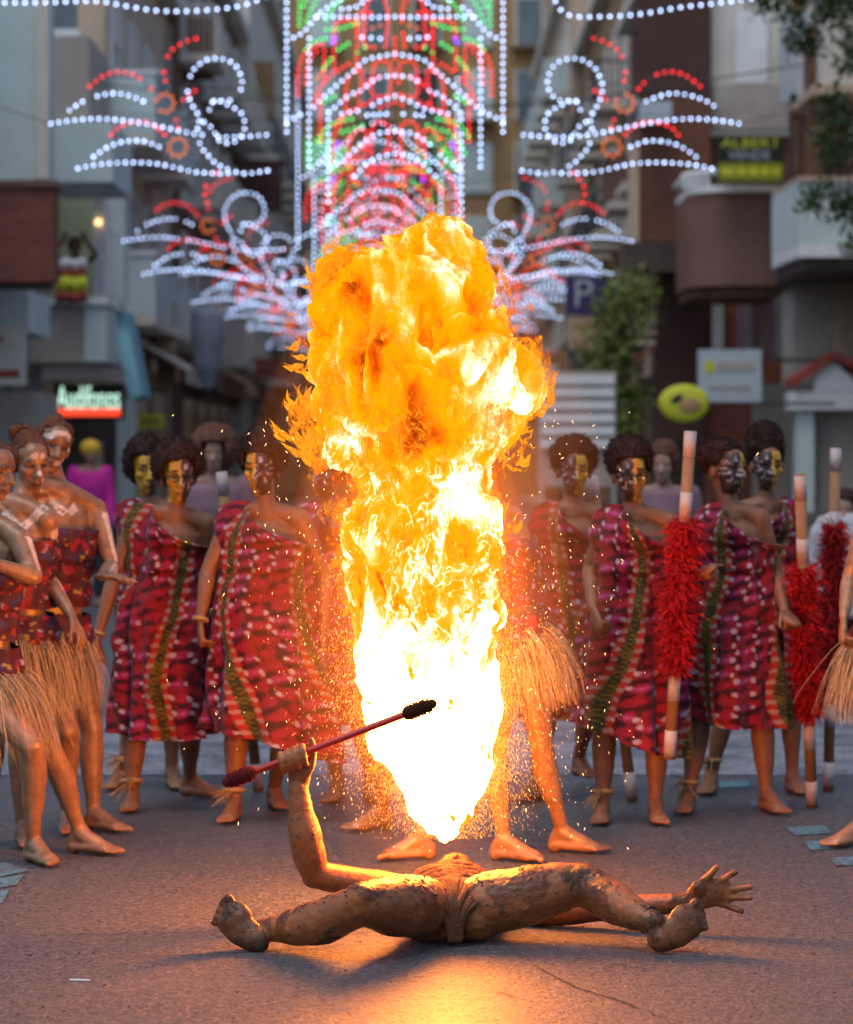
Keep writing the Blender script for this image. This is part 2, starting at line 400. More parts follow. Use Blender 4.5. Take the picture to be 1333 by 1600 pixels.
B8 = building("apartment_building", -1, RX - .4, 84.1, 108, 17, M_BEIGE, "beige apartment block far down tree side", 5, 6, 'mix', M_PALE, .8, seed=30)
# the block that closes the street
B9 = empty("corner_building", (0, 112, 0), "ochre and brown block closing the far end of the street", "building")
MB().box((-14, 112, 0), (14, 120, 22.5)).build("wall", M_OCHRE, B9)
for fl in range(6):
    for k in range(9):
        x = -8.4 + k * 2.1; z = 3.6 + fl * 3
        f = MB().box((x - .62, 111.9, z - .1), (x + .62, 111.998, z + 2.0)).build("window", M_CREAM, B9)
        MB().box((x - .5, 111.86, z), (x + .5, 111.898, z + 1.9)).build("pane", [M_GLASS, M_DARK, M_PALE][(k * 7 + fl * 3) % 3], f)
        if (k + fl) % 2: MB().box((x - .8, 111.3, z - .25), (x + .8, 111.898, z - .102)).build("balcony", M_BROWN, B9)

# --- near details of the flag side
pxbox("bay", -120, -60, 74, 282, 33, .6, M_PALE, B1)
pxbox("bay_trim", 56, -60, 76, 279, 32.96, .03, M_CREAM, B1)
pxbox("bay_window", 78, -30, 120, 45, 38.4, .1, M_GLASS, B1); pxbox("bay_frame", 74, 45, 124, 56, 38.3, .2, M_WHITE, B1)
pxbox("bay_parapet", 76, 56, 139, 190, 37.5, 2.5, M_GREY, B1)
pxbox("wall_panel", 62, 190, 176, 284, 37.2, 2.4, M_PALE, B1)
bal_b = pxbox("brick_balcony", -140, 292, 84, 440, 32.6, .5, M_BRICK, B1)
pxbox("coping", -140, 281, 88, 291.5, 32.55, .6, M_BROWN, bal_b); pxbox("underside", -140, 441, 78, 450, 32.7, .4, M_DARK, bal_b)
pxbox("wall_panel", -120, 452, 44, 518, 34.2, 2, M_PALE, B1)
pxbox("wall_panel", -120, 612, 58, 800, 34.6, 2, M_GREY, B1)
pxbox("recess_wall", 84, 286, 146, 470, 41.0, .5, M_GREENW, B1)
pxbox("pillar", 146, 288, 164, 470, 40.2, .4, M_WHITE, B1); pxbox("pillar", 170, 300, 194, 475, 43.2, .5, M_PALE, B1)
bal2 = pxbox("parapet_balcony", 44, 478, 164, 566, 37.6, 1.2, M_GREY, B1)
pxbox("parapet_end", 132, 479, 166, 565, 37.55, 1.3, M_PALE, bal2); pxbox("coping", 40, 464, 168, 476, 37.5, 1.4, M_WHITE, bal2)
pxbox("ledge", 66, 568, 160, 592, 37.7, 3.0, M_GREY, bal2)
pxbox("shop_post", 182, 622, 209, 790, 45.5, .6, M_PALE, B2); pxbox("shop_recess", 84, 656, 180, 800, 44.6, .2, M_DARK, B1)
pxbox("shop_door_frame", 148, 690, 160, 800, 44.4, .1, M_BEIGE, B1)

def text(name, s, cx, cy, h_px, d, mat, parent=None, w_px=None, ext=.01):
    c = bpy.data.curves.new("lettering", 'FONT'); c.body = s; c.align_x = 'CENTER'; c.align_y = 'CENTER'; c.size = 1; c.extrude = 0
    o = bpy.data.objects.new("tmp", c); COL.objects.link(o)
    dg = bpy.context.evaluated_depsgraph_get(); me = bpy.data.meshes.new_from_object(o.evaluated_get(dg)); bpy.data.objects.remove(o)
    v = getco(me); lo, hi = v.min(0), v.max(0); k = h_px / F * d / (hi[1] - lo[1]); kx = w_px / F * d / (hi[0] - lo[0]) if w_px else k
    v = (v - (lo + hi) / 2) * np.array([kx, k, 1]); p = at(cx, cy, d)
    setco(me, np.stack([v[:, 0] + p[0], np.full(len(v), p[1]), v[:, 1] + p[2]], 1))
    bm = bmesh.new(); bm.from_mesh(me); r = bmesh.ops.extrude_face_region(bm, geom=bm.faces[:])
    for q in r['geom']:
        if isinstance(q, bmesh.types.BMVert): q.co.y += ext
    bm.to_mesh(me); bm.free(); me.materials.clear()
    return obj(name, me, mat, parent)
def sign(name, x0, y0, x1, y1, d, mat, label, thick=.12):
    e = empty(name, at((x0 + x1) / 2, y1, d), label, "sign"); return e, pxbox("board", x0, y0, x1, y1, d, thick, mat, e)

M_LITG = emit("lit_green_white", (.62, 1.0, .80), 1.1); M_LITR = emit("lit_red", (1.0, .07, .03), 1.2); M_WARM = emit("warm_bulb", (1, .6, .25), 2.5)
s1, _ = sign("shop_sign", 84, 598, 192, 656, 40.0, M_BLACK, "lit shop sign reading Audífonos in pale green over a red bar", .25)
text("lettering", "Audífonos", 138, 621, 36, 39.96, M_LITG, s1, 98, .03)
pxbox("light_bar", 90, 638, 188, 650, 39.97, .025, M_LITR, s1)
s2, _ = sign("notice_board", -60, 506, 40, 602, 33.6, M_CREAM, "off-white notice board with faded red print below the brick balcony", .1)
pxbox("print_strip", -20, 578, 30, 590, 33.59, .008, M_TILE, s2); pxbox("print_strip", -30, 540, 24, 546, 33.59, .008, M_GREENW, s2); pxbox("print_strip", -10, 526, 6, 534, 33.59, .008, M_TILE, s2)
# flag over the parapet
fl = empty("flag", at(110, 470, 37.4), "red and yellow striped flag hung over the grey balcony parapet", "flag")
def cloth_band(y0, y1, mat, nm, x0=86, x1=136, d=37.42):
    n = 14; R = []
    for yy in (y0, y1):
        R.append([at(x0 + (x1 - x0) * i / n, yy + 1.5 * math.sin(i * .9), d) + np.array([0, .03 * math.sin(i * 1.3) - .001 * yy * 0, 0]) for i in range(n + 1)])
    v = np.array(R[0] + R[1]); f = [(i, i + 1, n + 2 + i, n + 1 + i) for i in range(n)]
    o = MB().add(v, f).build(nm, mat, fl, True); o.modifiers.new("t", 'SOLIDIFY').thickness = .01
cloth_band(420, 432, M_TILE, "red_band"); cloth_band(432, 456, M_YELL, "yellow_band"); cloth_band(456, 472, M_TILE, "red_band"); cloth_band(404, 420, M_WHITE, "white_edge")
aw = empty("awning", at(190, 620, 43), "slanted pale blue awning beside the grey balcony", "awning")
A = [at(164, 480, 43.6), at(196, 486, 43.6), at(222, 618, 42.4), at(204, 624, 42.4)]
o = MB().add(A + [p + np.array([0, 1.4, 0]) for p in A], [(0,1,2,3),(7,6,5,4),(0,4,5,1),(1,5,6,2),(2,6,7,3),(3,7,4,0)]).build("canopy", M_AWN, aw)
MB().tube([at(200, 625, 42.3), at(196, 580, 43.0), at(166, 560, 43.4)], .02, sub=1).build("strut", M_IRON, aw)
for x, y, d in ((154, 347, 40.1), (201, 520, 44.9)):
    l = empty("wall_lamp", at(x, y, d), "warm glowing wall lamp beside the white pillar" if x < 180 else "small warm wall lamp beyond the blue awning", "lamp")
    MB().ellipsoid(at(x, y, d), .05).build("globe", M_WARM, l, True); MB().tube([at(x, y, d) + [0, .05, 0], at(x, y - 4, d) + [0, .3, 0]], .012, sub=1).build("bracket", M_IRON, l)

# --- near details of the tree side
pxbox("facade_pier", 1112, -60, 1236, 212, 43.9, .2, M_CREAM, B5)
pxbox("upper_window", 1150, 20, 1200, 130, 43.85, .04, M_WHITE, B5); pxbox("grey_panel", 1115, 132, 1238, 200, 43.84, .05, M_GREY, B5)
pxbox("louvre", 1222, 20, 1262, 160, 40.0, .3, M_SIGNB, B5)
pxbox("upper_wall", 1285, 20, 1460, 140, 36.5, 2.5, M_CREAM, B5); pxbox("wood_wall", 1262, 40, 1287, 290, 37.0, .4, M_WOOD, B5); pxbox("wall_ledge", 1270, 132, 1460, 146, 36.4, 2.4, M_BEIGE, B5)
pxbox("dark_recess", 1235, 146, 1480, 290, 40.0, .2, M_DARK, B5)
for k in range(9):
    x = 1246 + k * 13; MB().tube([at(x, 282, 37.3), at(x, 262, 37.3), at(x, 235, 37.3), at(x, 205, 37.3), at(x, 180, 37.3)], [.025, .05, .03, .045, .025], 8).build("baluster", M_WOOD, B5, True)
pxbox("handrail", 1236, 170, 1460, 180, 37.2, .25, M_WOOD, B5)
# white corner balcony
wb = empty("white_balcony", at(1270, 415, 35), "white solid-walled balcony at the right edge under the leaves", "balcony")
def prism(name, pts, z0, z1, mat, parent):
    n = len(pts); v = [(x, y, z0) for x, y in pts] + [(x, y, z1) for x, y in pts]
    return MB().add(v, [tuple(range(n))[::-1], tuple(range(n, 2*n))] + [(i, (i+1) % n, n + (i+1) % n, n + i) for i in range(n)]).build(name, mat, parent)
zc = lambda y, d: CH - (y - HY) / F * d
pl = [at(1206, 0, 37)[:2], at(1247, 0, 35)[:2], at(1480, 0, 35)[:2], at(1480, 0, 39)[:2], at(1206, 0, 40)[:2]]
prism("parapet", pl, zc(380, 35), zc(284, 35), M_PALE, wb)
prism("base_band", [(x - .0, y - .03) for x, y in pl], zc(402, 35), zc(381, 35), M_WHITE, wb)
prism("coping", [(x, y - .05) for x, y in pl], zc(283.5, 35), zc(276, 35), M_BEIGE, wb)
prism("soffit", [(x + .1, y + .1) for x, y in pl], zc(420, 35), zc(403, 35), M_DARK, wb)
pxbox("corner_pier", 1240, 418, 1310, 600, 38.0, 1.2, M_GREY, B5); pxbox("pier_wall", 1310, 418, 1460, 600, 37.6, 1.2, M_BEIGE, B5)
pxbox("lower_wall", 1180, 600, 1460, 830, 42.5, .4, M_GREY, B5)
# rounded brick balcony
rb = empty("rounded_balcony", at(1140, 460, 40), "rounded brown brick balcony beneath the black and yellow sign", "balcony")
cxm, cym = at(1142, 0, 41.0)[0], 41.0; R_ = .66
arc = [(cxm + .62 + .02, cym + 1.6)] + [(cxm + .62, cym - R_)] + [(cxm - .05 + R_ * math.cos(a) * .95, cym + R_ * math.sin(a)) for a in np.linspace(-math.pi * .5, -math.pi, 9)] + [(cxm - .05 - R_ * .95, cym + 1.6)]
prism("parapet", arc, zc(446, 40.3), zc(300, 40.3), M_BROWN, rb); prism("coping", [(x * 1.0, y - .04) for x, y in arc], zc(299.5, 40.3), zc(289, 40.3), M_WHITE, rb)
prism("underside", [(x + .06, y + .12) for x, y in arc], zc(462, 40.3), zc(447, 40.3), M_WOOD, rb)
for k in range(6):
    a = arc[5 + k % 6]; MB().tube([(a[0], a[1], zc(289, 40.3)), (a[0] - .03, a[1], zc(268, 40.3))], .045, 8, sub=1).build("white_post", M_WHITE, rb)
MB().tube([(x, y, zc(268, 40.3)) for x, y in arc[2:]], .05, 8).build("white_rail", M_WHITE, rb, True)
s3, _ = sign("estate_agent_sign", 1121, 211, 1225, 286, 39.9, M_BLACK, "black board with yellow letters ALBERT hung above the rounded balcony")
text("lettering", "ALBERT", 1173, 223, 15, 39.89, M_YELL, s3, 92, .008); text("lettering", "VENDE", 1171, 242, 13, 39.89, M_SIGNB, s3, 66, .008)
pxbox("yellow_panel", 1123, 254, 1223, 283, 39.89, .008, M_DIMY, s3); 
for a, b in ((1127, 1147), (1151, 1166), (1170, 1185), (1189, 1203), (1207, 1219)): pxbox("print_strip", a, 262, b, 274, 39.88, .008, M_YELL, s3)
for k in range(7):
    pxbox("curtain", 1152 + k * 12, 452, 1162 + k * 12, 556, 43.2 - k * .15, .06, [M_PINK, M_SIGNB, M_PINK, M_GREY][k % 4], B5)
pxbox("white_panel", 1113, 455, 1130, 545, 43.9, .1, M_WHITE, B5); pxbox("door_panel", 1088, 455, 1098, 520, 44.0, .1, M_WHITE, B6)
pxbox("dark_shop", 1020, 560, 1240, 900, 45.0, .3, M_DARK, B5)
for k, (a, b) in enumerate(((1120, 1136), (1150, 1160), (1176, 1190), (1200, 1216))): pxbox("shop_pillar", a, 560, b, 900, 44.6, .3, [M_PALE, M_BEIGE, M_GREY, M_PALE][k], B5)
s4, _ = sign("shop_sign", 1092, 546, 1190, 628, 36.0, M_SIGNB, "pale blue-grey square hanging sign beside the lime oval sign", .18)
pxbox("print_strip", 1122, 566, 1178, 578, 35.99, .008, M_GREY, s4); pxbox("emblem", 1101, 564, 1116, 582, 35.99, .008, M_LIME, s4)
pxbox("print_strip", 1110, 602, 1172, 608, 35.99, .008, M_GREY, s4); pxbox("bracket", 1180, 560, 1330, 566, 36.08, .04, M_IRON, s4)
s5 = empty("shop_sign", at(1070, 660, 34), "lime yellow oval sign with dark leaf mark left of square sign", "sign")
c5 = at(1069, 630, 34); MB().ellipsoid(c5, (.32, .05, .235)).build("board", M_LIME, s5, True)
MB().ellipsoid(c5 + [-.09, -.04, .05], (.09, .02, .05), np.array(Matrix.Rotation(-.6, 3, 'Y'))).build("leaf_mark", M_BLACK, s5, True)
MB().ellipsoid(c5 + [.06, -.04, -.03], (.15, .02, .10)).build("fruit_mark", M_OCHRE, s5, True)
MB().tube([c5 + [.28, .0, 0], c5 + [1.9, .3, 0]], .02, sub=1).build("bracket", M_IRON, s5)
s6, _ = sign("parking_sign", 884, 430, 950, 492, 48.0, M_PURP, "dark blue-purple parking sign with a pale letter P", .15)
text("lettering", "P", 913, 458, 42, 47.98, M_SIGNB, s6, 28, .01); pxbox("bracket", 946, 455, 1030, 460, 48.05, .04, M_IRON, s6)
s7, _ = sign("shop_sign", 888, 496, 940, 546, 49.0, M_BEIGE, "beige sign board hanging under the parking sign", .15)
pxbox("print_strip", 896, 508, 930, 514, 48.99, .008, M_OCHRE, s7); pxbox("bracket", 936, 500, 1030, 504, 49.05, .04, M_IRON, s7)
st = empty("market_stall", at(910, 700, 36), "white slatted stall front behind the afro-haired women beside the fire", "stall")
for k in range(6): pxbox("slat", 845, 586 + k * 20, 960, 600 + k * 20, 36, .05, M_WHITE, st)
pxbox("back_board", 842, 580, 963, 760, 36.1, .6, M_GREY, st); pxbox("post", 842, 760, 850, 1000, 36.1, .1, M_GREY, st); pxbox("post", 955, 760, 963, 1000, 36.1, .1, M_GREY, st)
# small tiled porch roof at the right edge
po = empty("porch", at(1290, 800, 36), "white gabled porch with red tiled edge at the right", "porch")
pxbox("pier", 1246, 640, 1272, 800, 36, .4, M_PALE, po); pxbox("lintel", 1236, 612, 1420, 640, 35.9, .6, M_WHITE, po); pxbox("infill", 1273, 641, 1420, 800, 36.3, .2, M_GREY, po)
G_ = [at(1240, 590, 35.8), at(1304, 548, 35.8), at(1420, 600, 35.8), at(1240, 604, 35.8), at(1304, 562, 35.8), at(1420, 614, 35.8)]
MB().add(G_ + [p + np.array([0, .9, 0]) for p in G_], [(0,1,4,3),(1,2,5,4),(6,9,10,7),(7,10,11,8),(0,6,7,1),(1,7,8,2),(3,4,10,9),(4,5,11,10),(0,3,9,6),(2,8,11,5)]).build("tiled_edge", M_TILE, po)
MB().add([at(1275, 590, 35.9), at(1304, 565, 35.9), at(1350, 611, 35.9), at(1270, 611, 35.9)] + [at(1275, 590, 36.3), at(1304, 565, 36.3), at(1350, 611, 36.3), at(1270, 611, 36.3)], [(0,1,2,3),(7,6,5,4),(0,4,5,1),(1,5,6,2),(2,6,7,3),(3,7,4,0)]).build("gable", M_WHITE, po)

pxbox("end_wall", 996, -80, 1110, 150, 43.7, .3, M_DARKR, B6); pxbox("end_wall", 1000, 151, 1110, 378, 43.6, .4, M_RUST, B6); pxbox("pilaster", 984, 230, 999, 380, 43.55, .4, M_BEIGE, B6)
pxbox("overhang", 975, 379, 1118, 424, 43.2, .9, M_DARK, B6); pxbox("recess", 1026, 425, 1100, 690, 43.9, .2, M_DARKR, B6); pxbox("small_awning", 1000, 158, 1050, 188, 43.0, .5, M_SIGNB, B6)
pxbox("bay_panel", 264, 26, 330, 122, 58.0, .4, M_RUST, B3); pxbox("bay_panel", 232, 130, 262, 290, 52.0, .3, M_WARMB, B2); pxbox("bay_panel", 338, 96, 428, 188, 76.0, .4, M_OCHRE, B4); pxbox("bay_panel", 344, 205, 420, 262, 77.0, .4, M_CREAM, B4); pxbox("bay_panel", 300, 250, 440, 330, 70.0, .3, M_DARKR, B3)
pxbox("shop_wall", 350, 540, 470, 720, 84.0, .4, M_WARMB, B4); pxbox("shop_wall", 245, 470, 272, 600, 49.0, .3, M_WARMB, B2)
# --- street clutter farther down: blade signs, parasol, pipes, cables, shop awnings
M_WARMW = simple("warm_plaster", (.40, .25, .15), (.30, .18, .11), .8, 2, .1); M_TEAL = simple("dusty_blue_cloth", (.26, .30, .36), (.20, .23, .29), .8, 4, .1)
pr = empty("parasol", (at(325, 0, 48)[0], 48, 0), "folded dusty blue parasol standing before the far shopfronts", "parasol")
pb = np.array([at(325, 0, 48)[0], 48, 0.]); MB().tube([pb, pb + [0, 0, 4.3]], .03, 8, sub=1).build("pole", M_IRON, pr, True)
MB().tube([pb + [0, 0, 2.95], pb + [0, 0, 3.3], pb + [0, 0, 3.8], pb + [0, 0, 4.15], pb + [0, 0, 4.3]], [.13, .24, .30, .28, .06], 14).build("canopy", M_TEAL, pr, True)
for i, (x0, y0, x1, y1, d, m, l) in enumerate(((232, 470, 268, 560, 50, M_BEIGE, "beige upright blade sign on the facade beyond the blue awning"), (214, 648, 256, 668, 47, M_LIME, "small lime shop sign low on the facade behind the afro-haired women"), (292, 560, 330, 584, 58, M_WARMW, "small brown blade sign above the folded parasol"), (398, 560, 440, 590, 66, M_TILE, "dark red blade sign just left of the fireball"), (850, 548, 884, 570, 56, M_WARMW, "brown blade sign right of the fireball below parking sign"))):
    e_, b_ = sign("blade_sign", x0, y0, x1, y1, d, m, l, .1); pxbox("bracket", x0 - (40 if x0 < 660 else 0), y0 + 3, x1 + (40 if x0 > 660 else 0), y0 + 6, d + .04, .03, M_IRON, e_); pxbox("print_strip", x0 + 5, (y0 + y1) / 2 - 3, x1 - 5, (y0 + y1) / 2 + 3, d - .01, .008, M_BROWN, e_)
for x, s_, y0, y1, z, l in ((LX - .1, 1, 47, 50, 3.2, "cream shop awning on the beige block"), (LX + .1, 1, 59, 63, 3.3, "brown shop awning on the dark block"), (RX - .35, -1, 47, 51, 3.2, "dark red shop awning on the brick block"), (RX - .1, -1, 63, 67, 3.3, "cream shop awning on the ochre block")):
    e_ = empty("shop_awning", (x + s_ * .7, (y0 + y1) / 2, z), l, "awning"); m_ = M_CREAM if 'cream' in l else (M_TILE if 'red' in l else M_WARMW)
    MB().add([(x + s_ * .3, y0, z + .5), (x + s_ * 1.2, y0, z), (x + s_ * 1.2, y1, z), (x + s_ * .3, y1, z + .5), (x + s_ * .3, y0, z + .44), (x + s_ * 1.2, y0, z - .06), (x + s_ * 1.2, y1, z - .06), (x + s_ * .3, y1, z + .44)], [(0,1,2,3),(7,6,5,4),(0,4,5,1),(1,5,6,2),(2,6,7,3),(3,7,4,0)]).build("canopy", m_, e_)
    MB().box((x + s_ * 1.19, y0, z - .28), (x + s_ * 1.21, y1, z - .062)).build("valance", m_, e_)
for y, z, l in ((38, 7.0, "thin dark cable spanning the street at the top, nearer one"), (47, 8.2, "thin dark cable spanning the street, middle one"), (54, 7.6, "thin dark cable spanning the street, farther one")):
    cb_ = MB().tube([(LX - .2 - (1 if y < 45 else 0), y, z), (-1.5, y, z - .45), (1.5, y + .3, z - .42), (RX + (1.3 if y < 44 else 0), y + .5, z + .3)], .012, 6).build("overhead_cable", M_IRON, None, True); tag(cb_, l, "cable", "overhead cables")
for x, s_, y, h in ((LX - 1.2, 1, 44.6, 8.6), (LX - .1, 1, 55.5, 11), (LX + .1, 1, 73, 13), (RX + 1.35, -1, 43.5, 8.6), (RX - .35, -1, 59.4, 11)): 
    MB().tube([(x + s_ * .08, y, .2), (x + s_ * .08, y, h - .6)], .05, 8, sub=1).build("downpipe", M_GREY, B1 if x < -6 else (B2 if (x < 0 and y < 56) else (B3 if x < 0 else (B5 if y < 44 else B6))), True)
# ---------------------------------------------------------------- trees
M_BARK = simple("bark", (.09, .06, .04), (.06, .04, .03), .9, 12, .5, 60)
def leaf_mat(name, a, b):
    t = NT(name); p = t.obco(); v = t.n("VertexColor", layer_name="Col").outputs[0]
    c = t.mix(t.noise(p, 3, 3), a, b); c = t.mix(1.0, c, v, 'MULTIPLY')
    t.principled(c, .6, None, .3); return t.m
M_LEAF = leaf_mat("leaf", (.10, .15, .035), (.18, .21, .04)); M_LEAFD = leaf_mat("dark_leaf", (.03, .06, .02), (.06, .10, .03))
def leaves(name, centres, spread, n, size, mat, parent):
    c = np.asarray(centres)[RNG.integers(0, len(centres), n)] + RNG.normal(size=(n, 3)) * spread
    u = RNG.normal(size=(n, 3)); u /= np.linalg.norm(u, axis=1)[:, None]; w = np.cross(u, RNG.normal(size=(n, 3))); w /= np.linalg.norm(w, axis=1)[:, None]
    s = size * RNG.uniform(.6, 1.3, (n, 1)); v = np.stack([c - u * s, c + w * s * .4, c + u * s, c - w * s * .4], 1).reshape(-1, 3)
    me = bpy.data.meshes.new(name); me.from_pydata(v.tolist(), [], [(4*i, 4*i+1, 4*i+2, 4*i+3) for i in range(n)]); me.update()
    setcol(me, np.repeat(RNG.uniform(.6, 1.35, (n, 1)), 4, 0) * np.ones(3)); return obj(name, me, mat, parent)
tr = empty("street_tree", (at(975, 0, 40)[0], 40, 0), "slim green street tree between parking sign and lime oval sign", "tree")
b0 = np.array([at(975, 0, 40)[0], 40, 0]); MB().tube([b0, b0 + [.02, 0, 1.2], b0 + [-.02, .02, 2.3], b0 + [.02, 0, 3.6]], [.08, .06, .05, .02], 8).build("trunk", M_BARK, tr, True)
for k in range(7):
    a = k * 2.4; MB().tube([b0 + [0, 0, 1.8 + k * .22], b0 + [.22 * math.cos(a), .22 * math.sin(a), 2.1 + k * .25]], [.025, .008], 6, sub=1).build("limb", M_BARK, tr, True)
cc = [b0 + [RNG.normal() * .2, RNG.normal() * .2, z] for z in np.linspace(2.0, 4.2, 26)]
leaves("crown", cc, .14, 3800, .06, M_LEAF, tr)
ot = empty("overhanging_tree", (5.6, 27, 0), "dark leafy branches hanging in at the top right corner", "tree")
MB().tube([(5.6, 27, 0), (5.55, 27, 3), (5.3, 27, 6), (4.9, 27, 7.5)], [.2, .16, .12, .06], 10).build("trunk", M_BARK, ot, True)
for a, b in (((1340, -60), (1190, 5)), ((1345, -20), (1250, 70)), ((1350, 60), (1300, 150)), ((1370, 200), (1275, 300)), ((1360, 120), (1320, 320))):
    MB().tube([(5.3, 27, 6.4), at(*a, 27), at((a[0]+b[0])/2, (a[1]+b[1])/2 - 8, 27), at(*b, 27)], [.05, .03, .018, .005], 6).build("limb", M_BARK, ot, True)
cl = [at(x, y, 27) for x, y in ((1190,5),(1215,-5),(1240,15),(1255,45),(1270,70),(1285,20),(1310,30),(1330,60),(1325,100),(1260,-10),(1300,0),(1330,10),(1245,65),(1300,155),(1325,190),(1310,170),(1330,230),(1280,300),(1268,312),(1320,318),(1308,330),(1330,340),(1330,310),(1290,215),(1300,245),(1335,385),(1350,20),(1350,80))]
leaves("crown", cl, .075, 2600, .045, M_LEAFD, ot)
# ---------------------------------------------------------------- people
M_SKIN = painted("clay_painted_skin", .36, 22, .5, .35, 120, .55, .004)
M_WSKIN = painted("brown_skin", .5, 18, .25, .2, 140, .4, .003)
M_MAN = painted("muddy_skin", .40, 26, .35, .5, 160, .45, .004, mud=(9, .56, (.060, .032, .018)))
M_HAIR = simple("dark_curly_hair", (.022, .012, .010), (.045, .022, .018), .8, 40, .6, 160, .2)
M_HAIRB = simple("clay_brown_hair", (.13, .06, .035), (.08, .035, .025), .8, 30, .5, 160, .2)
M_DRESS = painted("printed_cotton", .75, 50, .25, .35, 300, .2, .003, sheen=.1)
M_RAFF = painted("dry_raffia", .7, 60, .3, .2, 200, .25, .002)
M_TAPE = simple("white_tape", (.46, .42, .42), (.36, .32, .32), .5, 20, .2, 80)
M_CARD = simple("cardboard_tube", (.30, .17, .085), (.24, .13, .065), .8, 14, .2, 80)
M_FLUFF = painted("red_raffia_fluff", .7, 40, .3, .1, 200, .2)
M_FRAME = simple("black_spectacle_frame", (.015, .014, .014), None, .3, 5, 0)
M_LENS = simple("dark_lens", (.06, .05, .03), None, .15, 5, 0, spec=.7)
M_TOP = painted("dark_printed_cloth", .65, 30, .4, .3, 200, .3)

def head_frame(c, yaw=0, pitch=0, roll=0, up=None, fwd=None):
    """columns: side (viewer's right when facing the camera), forward (face), up"""
    if fwd is None:
        y, p = math.radians(yaw), math.radians(pitch)
        fwd = np.array([math.sin(y) * math.cos(p), -math.cos(y) * math.cos(p), math.sin(p)]); up = np.array([0, 0, 1.])
    fwd = nrm(fwd); up = nrm(up - fwd * (up @ fwd)); s = np.cross(up, fwd)
    r = math.radians(roll); s, up = s * math.cos(r) + up * math.sin(r), up * math.cos(r) - s * math.sin(r)
    return np.stack([s, fwd, up], 1)
def add_head(mb, c, M, k=1.0):
    E = lambda p, r: mb.ellipsoid(c + M @ (np.array(p) * k), np.array(r) * k, M)
    T = lambda pts, r, **kw: mb.tube([c + M @ (np.array(p) * k) for p in pts], np.array(r) * k, 10, **kw)
    E((0, -.014, .028), (.072, .094, .086)); E((0, .03, -.015), (.060, .060, .088)); E((0, .036, -.072), (.045, .046, .038))
    E((0, .068, -.098), (.019, .017, .014)); E((0, .05, .045), (.055, .045, .05))
    T([(0, .085, .018), (0, .098, -.008), (0, .112, -.032)], [.009, .011, .0135])
    for s in (-1, 1):
        E((s*.013, .097, -.036), (.010, .011, .009)); E((s*.042, .062, -.018), (.021, .022, .017)); E((s*.075, -.008, -.012), (.010, .019, .032))
        T([(s*.012, .088, .024), (s*.032, .086, .028), (s*.052, .068, .020)], [.009, .010, .008])
        E((s*.030, .076, .002), (.0145, .012, .010))
    T([(-.025, .080, -.064), (-.010, .094, -.061), (0, .096, -.063), (.010, .094, -.061), (.025, .080, -.064)], [.005, .0075, .007, .0075, .005])
    T([(-.020, .080, -.073), (0, .093, -.076), (.020, .080, -.073)], [.005, .009, .005])
def head_local(v, c, M, k=1.0): return ((v - c) @ M) / k
def face_masks(L):
    near = (np.abs(L).max(1) < .16); x, y, z = L.T
    front = near & (y > .035)
    eye = front & ((((np.abs(x) - .031) / .016) ** 2 + ((z - .002) / .0075) ** 2) < 1)
    brow = front & ((((np.abs(x) - .032) / .024) ** 2 + ((z - .030 + .1 * (np.abs(x) - .03) ** 2 * 100 * .05) / .006) ** 2) < 1)
    lip = front & (((x / .026) ** 2 + ((z + .068) / .012) ** 2) < 1)
    return near, front, eye, brow, lip

def hand(mb, wrist, d, palm, size=1.0, side=1, curl=15, spread=8, thumb=35, r=.0085):
    """d: direction of the fingers, palm: direction the palm faces, side: which way the thumb leaves (along palm x d)"""
    d = nrm(d); palm = nrm(palm - d * (np.asarray(palm) @ d)); s = np.cross(palm, d) * side; k = size
    kn = wrist + d * .088 * k
    mb.tube([wrist, wrist + d * .03 * k, wrist + d * .06 * k, kn], np.array([.028, .036, .042, .040]) * k, 12, flat=(palm, .42))
    for i, (o, L) in enumerate(((.030, .072), (.010, .080), (-.010, .075), (-.029, .058))):
        a = math.radians(spread * (1.5 - i)); b = kn + s * o * k - d * .008; dd = d * math.cos(a) + s * math.sin(a); pts = [b]; c = 0
        for seg in (.45, .32, .23):
            c += math.radians(curl * (1 + .15 * i)); b = b + (dd * math.cos(c) + palm * math.sin(c)) * L * seg * k; pts.append(b)
        mb.tube(pts, np.array([r * 1.1, r, r * .95, r * .8]) * k, 8, sub=2)
    t = math.radians(thumb); b = wrist + d * .022 * k + s * .026 * k; td = d * math.cos(t) + s * math.sin(t)
    mb.tube([b, b + td * .035 * k, b + (td + palm * .25 + d * .15) * .058 * k, b + (td + palm * .35 + d * .35) * .078 * k], np.array([.014, .0125, .0105, .0085]) * k, 8, sub=2)
def foot(mb, ankle, heel, toe, up, side=1, L=.235, W=.043):
    """heel: point of the heel's centre, toe: toe direction, up: dorsal direction, side: towards the big toe along toe x up"""
    toe = nrm(toe); up = nrm(np.asarray(up) - toe * (np.asarray(up) @ toe)); s = np.cross(toe, up) * side
    ball = heel + toe * L * .66
    mb.ellipsoid(heel, .033); mb.tube([ankle, heel + up * .02], [.034, .03], 10, sub=1)
    mb.tube([heel, heel + toe * L * .3, ball], [.031, .036, W], 12, flat=(up, .62))
    mb.tube([ankle, heel + toe * L * .22 + up * .045, heel + toe * L * .45 + up * .02, ball + up * .004], [.035, .034, .032, .026], 12)
    for i, (o, l, r) in enumerate(((.030, .062, .0135), (.011, .060, .0095), (-.005, .052, .009), (-.020, .044, .0085), (-.034, .034, .008))):
        b = ball + s * o * (W / .043) - up * .006; mb.tube([b, b + toe * l * .6 + up * .004, b + toe * l - up * .003], [r, r * .95, r], 8, sub=2)

